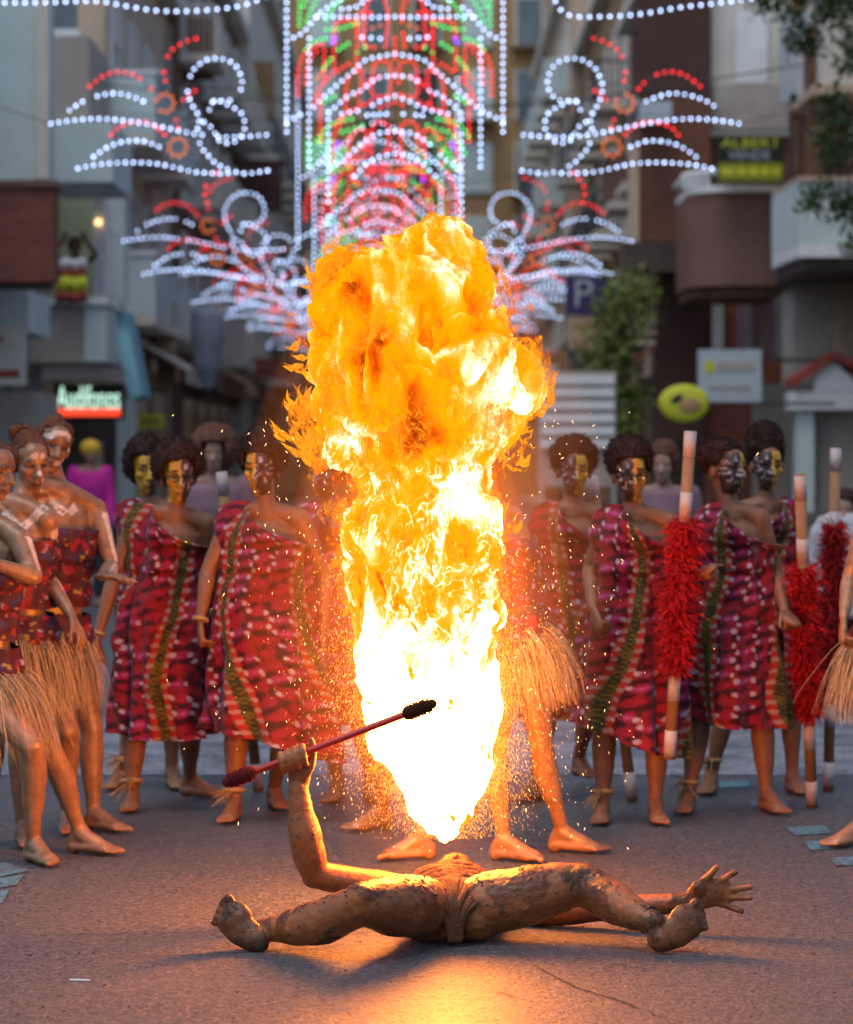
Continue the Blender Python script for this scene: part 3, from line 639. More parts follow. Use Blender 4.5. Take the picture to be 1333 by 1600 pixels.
def build_body(mb, J, b=1.0, female=True):
    """torso, arms, legs from 3-D joints; J: neck, sh, el, wr, hip, kn, an"""
    S, H = (J['sh'][0] + J['sh'][1]) / 2, (J['hip'][0] + J['hip'][1]) / 2
    up = nrm(S - H); sd = nrm((J['sh'][1] - J['sh'][0]) + (J['hip'][1] - J['hip'][0])); sd = nrm(sd - up * (sd @ up)); fr = np.cross(sd, up) * -1
    fr = nrm(np.cross(up, sd)) * -1 if False else nrm(np.cross(sd, up)); J['up'], J['sd'], J['fr'] = up, sd, fr   # fr: for a figure facing the camera this is -Y
    T = np.linalg.norm(S - H); n = 20; a = np.arange(n) * 2 * math.pi / n; rings = []
    hw = np.linalg.norm(J['hip'][1] - J['hip'][0]) / 2; sw = np.linalg.norm(J['sh'][1] - J['sh'][0]) / 2
    for t, rx, ry, off in ((-.24, .07, .06, 0), (-.18, hw + .035, .09, -.01), (0, hw + .075, .112, -.01), (.18, .140, .098, .0), (.42, .120, .086, .005), (.68, .138, .098, .0), (.88, .145, .085, -.01), (.99, .10, .06, -.015), (1.08, .05, .05, -.015)):
        c = H + up * T * t + fr * off
        rings.append(c + (np.cos(a)[:, None] * sd * rx + np.sin(a)[:, None] * fr * ry) * b)
    mb.loft(rings)
    for i in (0, 1):
        s, e, w, h, k, an = (J[q][i] for q in ('sh', 'el', 'wr', 'hip', 'kn', 'an'))
        mb.tube([S + up * .03, (S + s) / 2 + up * .022, s], np.array([.048, .045, .048]) * b, 12)
        mb.tube([s, s * .65 + e * .35, s * .3 + e * .7, e, e * .75 + w * .25, e * .35 + w * .65, w], np.array([.050, .046, .040, .035, .038, .030, .023]) * b, 12)
        bk = -fr
        mb.tube([h, h * .6 + k * .4, h * .25 + k * .75, k], np.array([.092, .083, .064, .052]) * b, 14)
        mb.tube([k, k * .72 + an * .28 + bk * .012, k * .5 + an * .5 + bk * .008, k * .2 + an * .8, an], np.array([.050, .056, .049, .034, .031]) * b, 14)
        if female and i is not None: mb.ellipsoid(S * .70 + H * .30 + sd * (.065 if i else -.065) * b + fr * .07 * b, np.array([.055, .05, .055]) * b)
    mb.tube([S + up * .0, J['neck'], J['skull']], np.array([.055, .047, .048]) * b, 12)

def make_afro(name, c, M, r, off, parent, mat, k=1.0, fuzz=3000, fl=.02):
    mb = MB()
    mb.ellipsoid(c + M @ np.array(off), np.array(r), M, 30, 22)
    me = remesh(mb, .012, 1); v = getco(me); no = getno(me)
    v += no * (fbm(v * 16, 3) * .012 + fbm(v * 60 + 5, 2) * .005)[:, None]
    L = head_local(v, c, M)     # hairline: keep the face free
    face = (L[:, 1] > .02) & (L[:, 2] < .075) & (np.abs(L[:, 0]) < .07); v = np.where(face[:, None], v - np.outer((L[:, 1] - .02) * face, M[:, 1]), v)
    idx = RNG.integers(0, len(v), fuzz); base = v[idx]; nn = no[idx] + RNG.normal(size=(fuzz, 3)) * .5; nn /= np.linalg.norm(nn, axis=1)[:, None]
    w = np.cross(nn, RNG.normal(size=(fuzz, 3))); w /= np.linalg.norm(w, axis=1)[:, None]
    l = fl * RNG.uniform(.3, 1.2, (fuzz, 1)); keep = ~face[idx]
    tv = np.stack([base - w * .0022, base + w * .0022, base + nn * l + w * l * .4], 1)[keep].reshape(-1, 3)
    f = [tuple(p.vertices) for p in me.polygons]; n0 = len(v)
    me2 = bpy.data.meshes.new(name); me2.from_pydata(np.concatenate([v, tv]).tolist(), [], f + [(n0+3*i, n0+3*i+1, n0+3*i+2) for i in range(len(tv)//3)]); me2.update()
    me2.polygons.foreach_set("use_smooth", np.ones(len(me2.polygons), bool)); bpy.data.meshes.remove(me)
    return obj(name, me2, mat, parent)

def paint_half(L, yellow_side, base):
    """half yellow, half dark face with white rays round the eye"""
    n = len(L); col = np.tile(np.array(base, float), (n, 1)); near, front, eye, brow, lip = face_masks(L); x, y, z = L.T
    face = near & (y > .01) & (z > -.115) & (z < .075) & (np.abs(x) < .075)
    ys = face & (x * yellow_side > -.002); ds = face & ~ys
    nq = fbm(L * 35, 2)[:, None]; col[ys] = (np.array([.50, .27, .025]) * (1 + .3 * nq))[ys]; col[ds] = (np.array([.060, .034, .032]) * (1 + .5 * nq))[ds]
    a = np.arctan2(z - .0, (x * -yellow_side) - .032); rr = np.hypot(z, x * -yellow_side - .032)
    nzf = fbm(L * 60, 2); ray = ds & (rr > .020) & (rr < .058) & (np.sin(a * 8 + .6 + nzf) > .62 + .5 * nzf); col[ray] = (.36, .32, .34)
    col[eye] = (.02, .014, .01); col[brow] = (.03, .018, .012); col[lip & ys] = (.33, .14, .03); col[lip & ds] = (.03, .02, .02)
    return col

def dress_colour(u, v, seed):
    """printed cotton: bands of leaf lozenges, white blots, olive beaded stripes and ladders"""
    r = np.random.default_rng(seed); cw = .085; cu = u / cw + r.uniform(0, 5); ci = np.floor(cu); fu = cu - ci - .5
    kind = np.mod(ci, 4); cv = v / .062 + np.mod(ci, 2) * .5; ri = np.floor(cv); fv = cv - ri - .5
    P = np.stack([u * 60, v * 60, np.zeros_like(u)], 1); nz = fbm(P * .35, 3)
    h = np.mod(np.sin(ci * 12.9 + ri * 78.2 + seed) * 43758.5, 1.0)
    col = np.where((nz > -.05)[:, None], np.array([.30, .010, .018]), np.array([.11, .006, .012]))
    sl = fv + fu * .35
    loz = ((fu / .42) ** 2 + (sl / .30) ** 2) < 1 + nz * .5
    mg = loz & (kind != 0); col[mg] = np.where((h[mg] > .45)[:, None], np.array([.36, .018, .095]), np.array([.36, .012, .034]))
    core = ((fu / .2) ** 2 + (sl / .12) ** 2) < 1 + nz; col[core & mg & (h > .5)] = (.54, .09, .26)
    edge = (np.abs(sl) > .38) & (kind != 0); col[edge & (nz < .1)] = (.055, .006, .015)
    wb = (((np.abs(fu) - .40) / .11) ** 2 + (fv / .17) ** 2) < 1 + nz * 1.2; col[wb & (h > .36) & (kind != 0)] = (.56, .46, .50)
    ol = (kind == 0) & (np.abs(fu) < .24); bead = np.sin(v * 2 * math.pi / .022) * np.cos(fu * 12) + nz
    col[ol] = np.where((bead[ol] > .1)[:, None], np.array([.17, .13, .015]), np.array([.045, .04, .012]))
    lad = (kind == 0) & (np.abs(fu) >= .24); col[lad] = np.where((np.sin(v * 2 * math.pi / .045) > .25)[lad][:, None], np.array([.48, .26, .20]), np.array([.46, .030, .015]))
    return col * np.array([.66, .66, .74])

def make_dress(parent, J, seed, shoulder, hem, w=1.0, hemskew=0.0, sway=0.0, flare=1.0):
    """one-shouldered wrap robe: hem to neckline, neckline rising over `shoulder` (0 viewer's left, 1 right)"""
    S, H = (J['sh'][0] + J['sh'][1]) / 2, (J['hip'][0] + J['hip'][1]) / 2; sd, fr = J['sd'].copy(), J['fr'].copy()
    sd[2] = 0; sd = nrm(sd); fr = np.array([sd[1], -sd[0], 0.]); sg = -1 if shoulder == 0 else 1
    nc, nr = 190, 250; th = np.arange(nc) * 2 * math.pi / nc; cs, sn = np.cos(th), np.sin(th)   # cs along side, sn towards front
    zt = S[2]; za = zt - .135                        # armpit level
    zk = np.array([hem, hem + .25, H[2] - .05, H[2] + .08, (H[2] + zt) / 2, zt - .22, za])
    rx = np.array([.215 * flare, .205 * flare, .205, .195, .165, .172, .172]) * w; ry = np.array([.16 * flare, .155, .155, .15, .132, .150, .128]) * w
    body = nr - 46; V = np.zeros((nr, nc, 3)); U = np.zeros((nr, nc)); W = np.zeros((nr, nc)); rs = np.random.default_rng(seed)
    ph = rs.uniform(0, 6, 4); k1, k2 = rs.integers(5, 8), rs.integers(11, 15)
    zs = np.linspace(0, 1, body)
    for i, t in enumerate(zs):
        z = hem + (za - hem) * t; a, b = np.interp(z, zk, rx), np.interp(z, zk, ry)
        f = max(0, 1 - (z - hem) / (H[2] + .1 - hem)); amp = .009 + .024 * f
        fold = amp * (np.sin(k1 * th + ph[0] + 2.2 * t + .8 * np.sin(3 * t + ph[1])) + .55 * np.sin(k2 * th + ph[2] - 3 * t)) + .022 * fbm(np.stack([cs * 2.2, sn * 2.2, np.full(nc, z * 3.5 + seed)], 1), 3)
        drag = .009 * np.sin(z * 34 + 5 * cs * sg + ph[3] + 2 * np.sin(2 * th + ph[0])) * (1 - f) * (.3 + .7 * (sn > 0)) * np.clip(fbm(np.stack([cs * 2, sn * 2, np.full(nc, z * 4 - seed)], 1), 2) + .5, 0, 1)
        c = (H if z < H[2] else H + (S - H) * (z - H[2]) / max(zt - H[2], .01)).copy(); c[:2] += sd[:2] * sway * f + fr[:2] * 0
        zz = z + hemskew * cs * f * f + .012 * np.sin(2 * th + ph[1]) * f
        q = c[:2][None] + np.outer(cs * (a + fold + drag), sd[:2]) + np.outer(sn * (b + fold * .8 + drag), fr[:2])
        V[i, :, :2] = q; V[i, :, 2] = zz
    # neckline
    sp = J['sh'][shoulder]; ot = J['sh'][1 - shoulder]; cst = cs * sg
    inn = S + (sp - S) * .46 + np.array([0, 0, .066]); out = sp + (sp - S) * .42 + np.array([0, 0, .035]); N = np.zeros((nc, 3))
    for j in range(nc):
        c = cst[j]; base = V[body - 1, j]
        top_o = out + fr * sn[j] * .05; top_i = inn + fr * sn[j] * .085
        if c > .75: t = (1 - c) / .25; p = top_o * (1 - t) + top_i * t; p[2] += .016 * math.sin(t * 3.1)
        elif c > -.95:
            t = (.75 - c) / 1.7; far = base + np.array([0, 0, .015]); p = top_i * (1 - t) + far * t; p = p + fr * sn[j] * .075 * math.sin(t * math.pi)
        else: p = base + np.array([0, 0, .015])
        N[j] = p
    for i in range(46):
        t = (i + 1) / 46; bulge = math.sin(t * math.pi) * .028
        V[body + i] = V[body - 1] * (1 - t) + N * t
        V[body + i, :, :2] += (np.outer(cs, sd[:2]) + np.outer(sn, fr[:2])) * bulge
    dd = np.linalg.norm(np.diff(V, axis=0), axis=2); W[1:] = np.cumsum(dd, 0)
    U[:] = th * .19
    # the wrap's bands slant gently round the body
    f0 = [(i*nc+j, i*nc+(j+1) % nc, (i+1)*nc+(j+1) % nc, (i+1)*nc+j) for i in range(nr-1) for j in range(nc)]
    me = bpy.data.meshes.new("dress"); me.from_pydata(V.reshape(-1, 3).tolist(), [], f0); me.update(); me.polygons.foreach_set("use_smooth", np.ones(len(me.polygons), bool))
    P3 = np.stack([U * 2.2, W * 2.6, np.full_like(U, seed)], -1).reshape(-1, 3); wob = (.055 * np.sin(W * 4.2 + seed * 1.7) + .028 * fbm(P3, 2).reshape(U.shape) + .06 * W * math.sin(seed)); wv_ = .022 * fbm(P3 + 31, 2)
    setcol(me, dress_colour((U + wob).ravel(), W.ravel() + wv_ + hemskew * np.tile(cs, nr), seed))
    return obj("dress", me, M_DRESS, parent)

def ribbons(name, roots, dirs, length, width, parent, mat, cols, sag=.25, seg=4, jit=.15):
    n = len(roots); V = []; Fc = []; C = []
    for i in range(n):
        p = roots[i].copy(); d = nrm(dirs[i] + RNG.normal(size=3) * jit); L = length * RNG.uniform(.65, 1.1) / seg; w = nrm(np.cross(d, RNG.normal(size=3))) * width * RNG.uniform(.5, 1.1)
        k0 = len(V); c = np.array(cols) * RNG.uniform(.35, 1.3)
        for s in range(seg + 1):
            t = 1 - .6 * s / seg; V += [p - w * t, p + w * t]; C += [c, c]
            d = nrm(d + np.array([0, 0, -sag]) + RNG.normal(size=3) * jit * .35); p = p + d * L
        for s in range(seg): Fc.append((k0+2*s, k0+2*s+1, k0+2*s+3, k0+2*s+2))
    me = bpy.data.meshes.new(name); me.from_pydata(np.array(V).tolist(), [], Fc); me.update(); setcol(me, np.array(C)); o = obj(name, me, mat, parent); o["kind"] = "stuff"; return o
def raffia_skirt(parent, J, length=.42, n=1500, lift=.12, drift=(0, 0, 0), width=.0018, arc=(0, 2*math.pi), zoff=.0, col=(.56, .44, .28)):
    H = (J['hip'][0] + J['hip'][1]) / 2 + J['up'] * (.02 + zoff); a = RNG.uniform(*arc, n)
    o = np.cos(a)[:, None] * J['sd'] * .17 + np.sin(a)[:, None] * J['fr'] * .135
    return ribbons("raffia_skirt", H + o, o / .17 * lift + np.array([0, 0, -1]) + np.array(drift), length, width, parent, M_RAFF, col, .3, 6, .24)
def ring_band(mb, c, axis, r, t, n=20): 
    axis = nrm(axis); u = nrm(np.cross(axis, [.3, .8, .5])); w = np.cross(axis, u); a = np.arange(n + 1) * 2 * math.pi / n
    mb.tube([c + u * math.cos(k) * r + w * math.sin(k) * r for k in a[:-1]] + [c + u * r], t, 6, sub=1, caps=False)
def spectacles(parent, c, M):
    s = MB()
    for q in (-1, 1):
        a = np.arange(17) * 2 * math.pi / 16; s.tube([c + M @ np.array([q*.033 + .023*math.cos(k), .104, .0 + .018*math.sin(k)]) for k in a], .0026, 6, sub=1)
        s.tube([c + M @ np.array([q*.056, .102, .005]), c + M @ np.array([q*.078, .01, .0])], .0024, 6, sub=1)
    s.tube([c + M @ np.array([-.011, .105, .003]), c + M @ np.array([.011, .105, .003])], .0024, 6, sub=1)
    return s.build("spectacles", M_FRAME, parent, True)

def joints(d, **k):
    J = {}
    for n, v in k.items(): J[n] = [at(p[0], p[1], d + (p[2] if len(p) > 2 else 0)) for p in v]
    return J
def ground_d(y): return CH * F / (y - HY)

def person(label, d, head, face, J, b=1.0, hands=(None, None), feet=((0, -1, 0), (0, -1, 0)), hk=1.0, voxel=.0075, mat=None, base=(.22, .10, .05), colour=None, group=None, female=True):
    c = at(head[0], head[1], d + head[2]); M = head_frame(c, *face)
    J['skull'] = c + M @ np.array([0, -.02, -.04]) * hk; S = (J['sh'][0] + J['sh'][1]) / 2
    J['neck'] = S * .45 + (c + M @ np.array([0, -.015, -.075])) * .55
    ft = min(J['an'][0][2], J['an'][1][2])
    e = empty("person", ((J['an'][0] + J['an'][1]) / 2) * [1, 1, 0], label, "person", group)
    mb = MB(); build_body(mb, J, b, female); add_head(mb, c, M, hk)
    for i in (0, 1):
        h = hands[i]
        if h is None:
            dv = nrm(J['wr'][i] - J['el'][i]); hand(mb, J['wr'][i], dv, J['sd'] * (1 if i == 0 else -1) + dv * .01, side=1 if i == 0 else -1, curl=24)
        else: hand(mb, J['wr'][i], np.array(h[0], float), np.array(h[1], float), side=h[2], curl=h[3] if len(h) > 3 else 20, spread=h[4] if len(h) > 4 else 8)
        t = np.array(feet[i], float); an = J['an'][i]; heel = an + np.array([0, 0, 0.]) - nrm(t) * .028; heel[2] = max(.030, an[2] - .075)
        foot(mb, an, heel, t, (0, 0, 1), side=1 if i == 0 else -1)
    me = remesh(mb, voxel, 2, .45); v = getco(me); L = head_local(v, c, M, hk); near, front, eye, brow, lip = face_masks(L)
    for sx in (-1, 1):
        g_ = np.exp(-(((L[:, 0] - sx*.031) / .013) ** 2 + ((L[:, 2] - .006) / .010) ** 2)) * front; v -= np.outer(g_ * .007, M[:, 1])
    setco(me, v)
    setcol(me, colour(v, L, J) if colour else np.tile(np.array(base), (len(v), 1)))
    o = obj("body", me, mat or M_WSKIN, e)
    return e, c, M

# ---- women in the red one-shouldered robes
def robe_woman(label, d, head, face, yel, sh, el, wr, kn, an, hip, feet, shoulder, hem, hands, hair=((.105, .105, .10), (0, -.03, .055)), seed=1, w=1.0, hemskew=0, sway=0, b=1.0, flare=1.0, glasses=False, anklet=(), bracelet=()):
    J = joints(d, sh=sh, el=el, wr=wr, hip=hip, kn=kn, an=an)
    base = (.21, .095, .048)
    e, c, M = person(label, d, head, face, J, b, hands, feet, colour=lambda v, L, J: paint_half(L, yel, base), group="women in red printed robes")
    make_dress(e, J, seed, shoulder, hem, w, hemskew, sway, flare)
    make_afro("hair", c, M, hair[0], hair[1], e, M_HAIR)
    if glasses: spectacles(e, c, M)
    for i in anklet:
        mb = MB(); ring_band(mb, J['an'][i] + [0, 0, .06], (0, .1, 1), .042, .012); mb.build("anklet", M_RAFF_PLAIN, e, True)
        r = np.repeat([J['an'][i] + [0, -.04, .06]], 30, 0); ribbons("anklet_ends", r, np.tile([(-1 if i == 0 else 1) * .8, -.2, .0], (30, 1)), .12, .004, e, M_RAFF, (.42, .27, .12), .3, 3, .5)
    for i in bracelet:
        mb = MB(); ring_band(mb, J['wr'][i], J['wr'][i] - J['el'][i], .030, .009); mb.build("bracelet", M_RAFF_PLAIN, e, True)
    return e, J
M_RAFF_PLAIN = simple("plaited_raffia", (.40, .27, .13), (.30, .19, .09), .7, 40, .3, 200)

DN = (0, 0, -1)
W2 = robe_woman("bespectacled woman in red robe left of the fire, bracelet by raffia dancers", 12.47, (279, 744, -.02), (12, -4, 2), -1,
    sh=[(215, 808, 0), (322, 818, .0)], el=[(178, 905, .02), (338, 930, .08)], wr=[(154, 990, -.03), (335, 1020, .06)], hip=[(222, 985), (296, 985)], kn=[(212, 1120), (296, 1115)], an=[(207, 1240), (297, 1215, .5)],
    feet=((0, -1, 0), (.8, -.55, 0)), shoulder=0, hem=.34, hands=(((-.05, -.1, -1), (1, 0, 0), 1, 20), None), seed=2, w=1.08, hair=((.118, .115, .115), (0, -.03, .06)), glasses=True, anklet=(0,), bracelet=(0,))
W1 = robe_woman("woman in red robe mostly hidden behind the bespectacled woman at left", 13.3, (228, 735, 0), (18, -3, 0), -1,
    sh=[(200, 800), (285, 802)], el=[(192, 890), (298, 890)], wr=[(196, 975), (300, 975)], hip=[(215, 960), (275, 960)], kn=[(215, 1080), (270, 1080)], an=[(192, 1205), (268, 1205)],
    feet=((-.3, -1, 0), (.3, -1, 0)), shoulder=0, hem=.40, hands=(None, None), seed=3, hair=((.105, .11, .12), (0, -.03, .05)), anklet=(0,))
W3 = robe_woman("woman in red robe close to fire, bracelet on lowered wrist, left side", 12.1, (409, 732, -.02), (-14, -4, 0), -1,
    sh=[(364, 806, 0), (470, 812, 0)], el=[(326, 890, -.03), (508, 905, .05)], wr=[(313, 968, -.10), (505, 985, 0)], hip=[(372, 985), (452, 985)], kn=[(370, 1125), (448, 1125)], an=[(366, 1255), (428, 1232, .45)],
    feet=((-.15, -1, 0), (.3, -1, 0)), shoulder=0, hem=.34, hands=(((.05, -.1, -1), (1, .2, 0), 1, 30), ((0, 0, -1), (-1, 0, 0), -1, 25)), seed=5, w=1.18, hemskew=-.08, sway=.05, hair=((.115, .115, .115), (0, -.03, .065)), flare=1.15, anklet=(0,), bracelet=(0,))
W4 = robe_woman("woman in red robe half hidden by sparks just left of the fire", 12.8, (508, 738, 0), (-25, -4, 0), -1,
    sh=[(480, 805), (570, 808)], el=[(470, 890), (580, 890)], wr=[(476, 970), (582, 970)], hip=[(492, 970), (560, 970)], kn=[(510, 1100), (560, 1100)], an=[(528, 1225), (580, 1222)],
    feet=((-.2, -1, 0), (.3, -1, 0)), shoulder=0, hem=.36, hands=(None, None), seed=8, w=1.02, hair=((.108, .11, .11), (0, -.03, .055)))
W5 = robe_woman("woman in red robe just right of the fire, face half yellow", 12.8, (897, 735, 0), (4, -3, 0), 1,
    sh=[(850, 806), (935, 806)], el=[(842, 890), (950, 890)], wr=[(850, 970), (948, 965)], hip=[(862, 970), (930, 970)], kn=[(856, 1100), (925, 1090)], an=[(838, 1222), (905, 1180, .6)],
    feet=((-.6, -.8, 0), (.3, -1, 0)), shoulder=0, hem=.38, hands=(None, None), seed=11, w=1.0, hair=((.108, .11, .10), (0, -.03, .065)))
W6 = robe_woman("woman in red robe with glasses holding right hand at her hip", 12.05, (985, 742, 0), (6, -3, 2), 1,
    sh=[(950, 812), (1044, 816)], el=[(922, 890, .06), (1072, 895, .0)], wr=[(926, 950, -.14), (1084, 900, -.2)], hip=[(945, 985), (1022, 985)], kn=[(945, 1130), (1028, 1130)], an=[(942, 1258), (1024, 1258)],
    feet=((-.15, -1, 0), (.05, -1, 0)), shoulder=0, hem=.36, hands=(((.25, -.5, -.8), (.9, .2, -.1), 1, 35), ((.4, -.3, .2), (.2, .4, -1), -1, 60)), seed=14, w=1.06, hemskew=-.08, hair=((.104, .11, .105), (0, -.03, .07)), glasses=True, anklet=(0,), flare=1.08)
W7 = robe_woman("woman in red robe turned to the right, white rays painted on cheek", 12.4, (1133, 733, 0), (42, 0, 0), 1,
    sh=[(1108, 808, 0), (1186, 810, -.02)], el=[(1078, 895, .0), (1212, 895, .0)], wr=[(1072, 930, -.22), (1226, 955, -.16)], hip=[(1108, 980), (1182, 980)], kn=[(1095, 1115), (1190, 1115)], an=[(1076, 1243), (1198, 1243)],
    feet=((-.25, -1, 0), (.3, -1, 0)), shoulder=0, hem=.40, hands=(((-.1, -.6, .1), (0, .3, -1), -1, 60), ((.2, -.5, -.3), (-.2, 0, -1), 1, 60)), seed=17, w=1.06, hemskew=-.03, hair=((.100, .105, .085), (0, -.035, .06)), anklet=(0,))
W8 = robe_woman("woman in red robe behind, tallest upswept dark hair, half yellow face", 13.1, (1198, 728, 0), (10, -3, 0), 1,
    sh=[(1160, 798), (1238, 800)], el=[(1150, 880), (1248, 880)], wr=[(1150, 960), (1246, 960)], hip=[(1168, 955), (1232, 955)], kn=[(1140, 1080), (1236, 1080)], an=[(1112, 1208), (1238, 1208)],
    feet=((-.3, -1, 0), (.2, -1, 0)), shoulder=1, hem=.40, hands=(None, None), seed=20, w=1.0, hair=((.092, .10, .13), (0, -.035, .085)), anklet=(0,))

# ---- sticks with tape bands and red fluff
def stick(label, p0, p1, d0, d1, fluff, n=2600, w=.026):
    a, b = at(*p0, d0), at(*p1, d1); e = empty("ceremonial_stick", b, label, "stick", "taped sticks with red raffia fluff")
    MB().tube([a, b], w, 14, sub=1, caps=False).build("shaft", M_CARD, e, True)
    ax = nrm(b - a)
    for t in (0.035, .22, .5, .78, .95):
        c = a + (b - a) * t; MB().tube([c - ax * .055, c + ax * .055], w + .0015, 14, sub=1, caps=False).build("tape_band", M_TAPE, e, True)
    t = RNG.uniform(fluff[0], fluff[1], n); r = a + np.outer(t, b - a); th = RNG.uniform(0, 2*math.pi, n); u = nrm(np.cross(ax, [0, 1, .1])); q = np.cross(ax, u)
    o = np.cos(th)[:, None] * u + np.sin(th)[:, None] * q; r = r + o * w
    lump = .6 + .5 * fbm(np.c_[t * 9, np.cos(th) * 1.5, np.sin(th) * 1.5], 2)
    V = []; Fc = []; C = []
    for i in range(n):
        d = nrm(o[i] + RNG.normal(size=3) * .75 + np.array([0, 0, -.15])); L = .105 * max(.25, lump[i]) * RNG.uniform(.4, 1.35); wv = nrm(np.cross(d, RNG.normal(size=3))) * .0024; k = len(V); m = r[i] + d * L * .55 + RNG.normal(size=3) * .008
        V += [r[i] - wv, r[i] + wv, m + wv, m - wv, m + nrm(d + np.array([0, 0, -.7]) + RNG.normal(size=3) * .5) * L * .5]; Fc += [(k, k+1, k+2, k+3), (k+3, k+2, k+4)]
        C += [np.array([.52, .012, .018]) * RNG.uniform(.45, 1.25)] * 5
    me = bpy.data.meshes.new("fluff"); me.from_pydata(np.array(V).tolist(), [], Fc); me.update(); setcol(me, np.array(C)); o_ = obj("fluff", me, M_FLUFF, e); o_["kind"] = "stuff"
    return e
stick("taped cardboard stick with red fluff between glasses woman and turned woman", (1079, 676), (1046, 1186), 11.75, 11.85, (.27, .73), 7500)
stick("taped cardboard stick with red fluff nearest the right edge, foot on road", (1250, 742), (1269, 1262), 12.15, 12.55, (.27, .72), 7000)
stick("tallest taped stick behind, red fluff, right of upswept-hair woman", (1306, 700), (1294, 1236), 13.2, 13.15, (.22, .72), 5500)
stick("taped stick behind glasses woman, only its top and foot showing", (926, 745), (988, 1252), 13.0, 12.75, (.35, .6), 900)
stick("taped stick between the two women at left, foot beside bare heel", (346, 738), (404, 1236), 13.0, 13.1, (.35, .6), 900)

# ---- clay-painted dancers in raffia skirts
def clay_colour(marks):
    def f(v, L, J):
        n = len(v); nz = fbm(v * 5, 3); col = np.tile(np.array([.27, .15, .078]), (n, 1)) * (1 + .35 * nz)[:, None]
        near, front, eye, brow, lip = face_masks(L); x, y, z = L.T
        w = np.zeros(n, bool)
        if 'crescent' in marks: w |= near & (y > -.02) & (np.abs(np.hypot(x - .005, z - .0) - .066) < .011) & ((x > .0) | (z > .03)) & (z > -.075)
        if 'spots' in marks: w |= front & ((np.hypot(x + .015, z - .05) < .014) | (np.hypot(x - .018, z - .048) < .013) | (np.hypot(x, z + .02) < .011) | (np.hypot(x - .03, z + .06) < .012))
        if 'arms' in marks:
            for i in (0, 1):
                for a, b in ((J['sh'][i], J['el'][i]), (J['el'][i], J['wr'][i])):
                    ab = b - a; t = np.clip(((v - a) @ ab) / (ab @ ab), 0, 1); q = v - (a + t[:, None] * ab); dist = np.linalg.norm(q, axis=1)
                    w |= (dist < .07) & (q[:, 0] > .022) & (t > .12) & (t < .95) & (nz > -.35) & (q[:, 1] < .012)
        if 'chest' in marks:
            S = (J['sh'][0] + J['sh'][1]) / 2; q = v - S
            w |= (q[:, 1] < -.02) & (np.abs(q[:, 2] + .06 - np.abs(q[:, 0] - .02) * .9 + .03 * nz) < .022) & (np.abs(q[:, 0]) < .13) & (nz + .6 * fbm(v * 30, 2) > .02)
        col[w] = np.array([.60, .54, .48]) * (1 + .15 * nz[w])[:, None]
        col[eye] = (.02, .014, .01); col[brow & ~w] = (.09, .05, .03); col[lip & ~w] = (.17, .08, .05); return col
    return f
def cloth_top(parent, J, seed, t0=.22, t1=.80, ex=.022, name="wrap_top", rxs=(.120, .150)):
    S, H = (J['sh'][0] + J['sh'][1]) / 2, (J['hip'][0] + J['hip'][1]) / 2; T = np.linalg.norm(S - H); nc, nr = 120, 60; th = np.arange(nc) * 2*math.pi/nc
    V = []; 
    for i in range(nr):
        t = t0 + (t1 - t0) * i / (nr - 1); rx = np.interp(t, [-.3, 0, .18, .42, .68, .9], [.17, .19, .150, .132, .150, .155]) + ex; ry = np.interp(t, [-.3, 0, .18, .42, .68, .9], [.125, .13, .108, .096, .128, .105]) + ex
        fold = .006 * np.sin(9 * th + seed + 3 * t) + .004 * np.sin(40 * t + 2 * th)
        V.append(H + J['up'] * T * t + np.outer(np.cos(th) * (rx + fold), J['sd']) + np.outer(np.sin(th) * (ry + fold), J['fr']))
    V = np.array(V); f = [(i*nc+j, i*nc+(j+1) % nc, (i+1)*nc+(j+1) % nc, (i+1)*nc+j) for i in range(nr-1) for j in range(nc)]
    me = bpy.data.meshes.new(name); me.from_pydata(V.reshape(-1, 3).tolist(), [], f); me.update(); me.polygons.foreach_set("use_smooth", np.ones(len(me.polygons), bool))
    P = V.reshape(-1, 3); nz = fbm(P * 18 + seed, 3); n2 = fbm(P * 26 - seed, 2); c = np.tile(np.array([.07, .012, .022]), (len(P), 1)); c[nz > .34] = (.24, .02, .04); c[nz < -.45] = (.04, .035, .13); c[n2 > .62] = (.30, .26, .34); c[n2 < -.66] = (.36, .24, .04)
    setcol(me, c); return obj(name, me, M_TOP, parent)
def dancer(label, d, head, face, J, marks, feet, hands, skirt=True, bun=True, b=.96, sk={}, top=True, hair_r=((.082, .102, .095), (0, -.022, .032))):
    e, c, M = person(label, d, head, face, J, b, hands, feet, mat=M_SKIN, colour=clay_colour(marks), group="clay-painted dancers in raffia skirts")
    make_afro("hair", c, M, hair_r[0], hair_r[1], e, M_HAIRB, fuzz=500, fl=.012)
    if bun: make_afro("hair_bun", c + M @ np.array([-.03, -.05, .115]), M, (.042, .042, .036), (0, 0, 0), e, M_HAIRB, fuzz=200, fl=.02)
    if top: cloth_top(e, J, d * 3)
    cloth_top(e, J, d * 5, -.30, .16, .018, "short_skirt")
    if skirt: raffia_skirt(e, J, **sk)
    return e, J
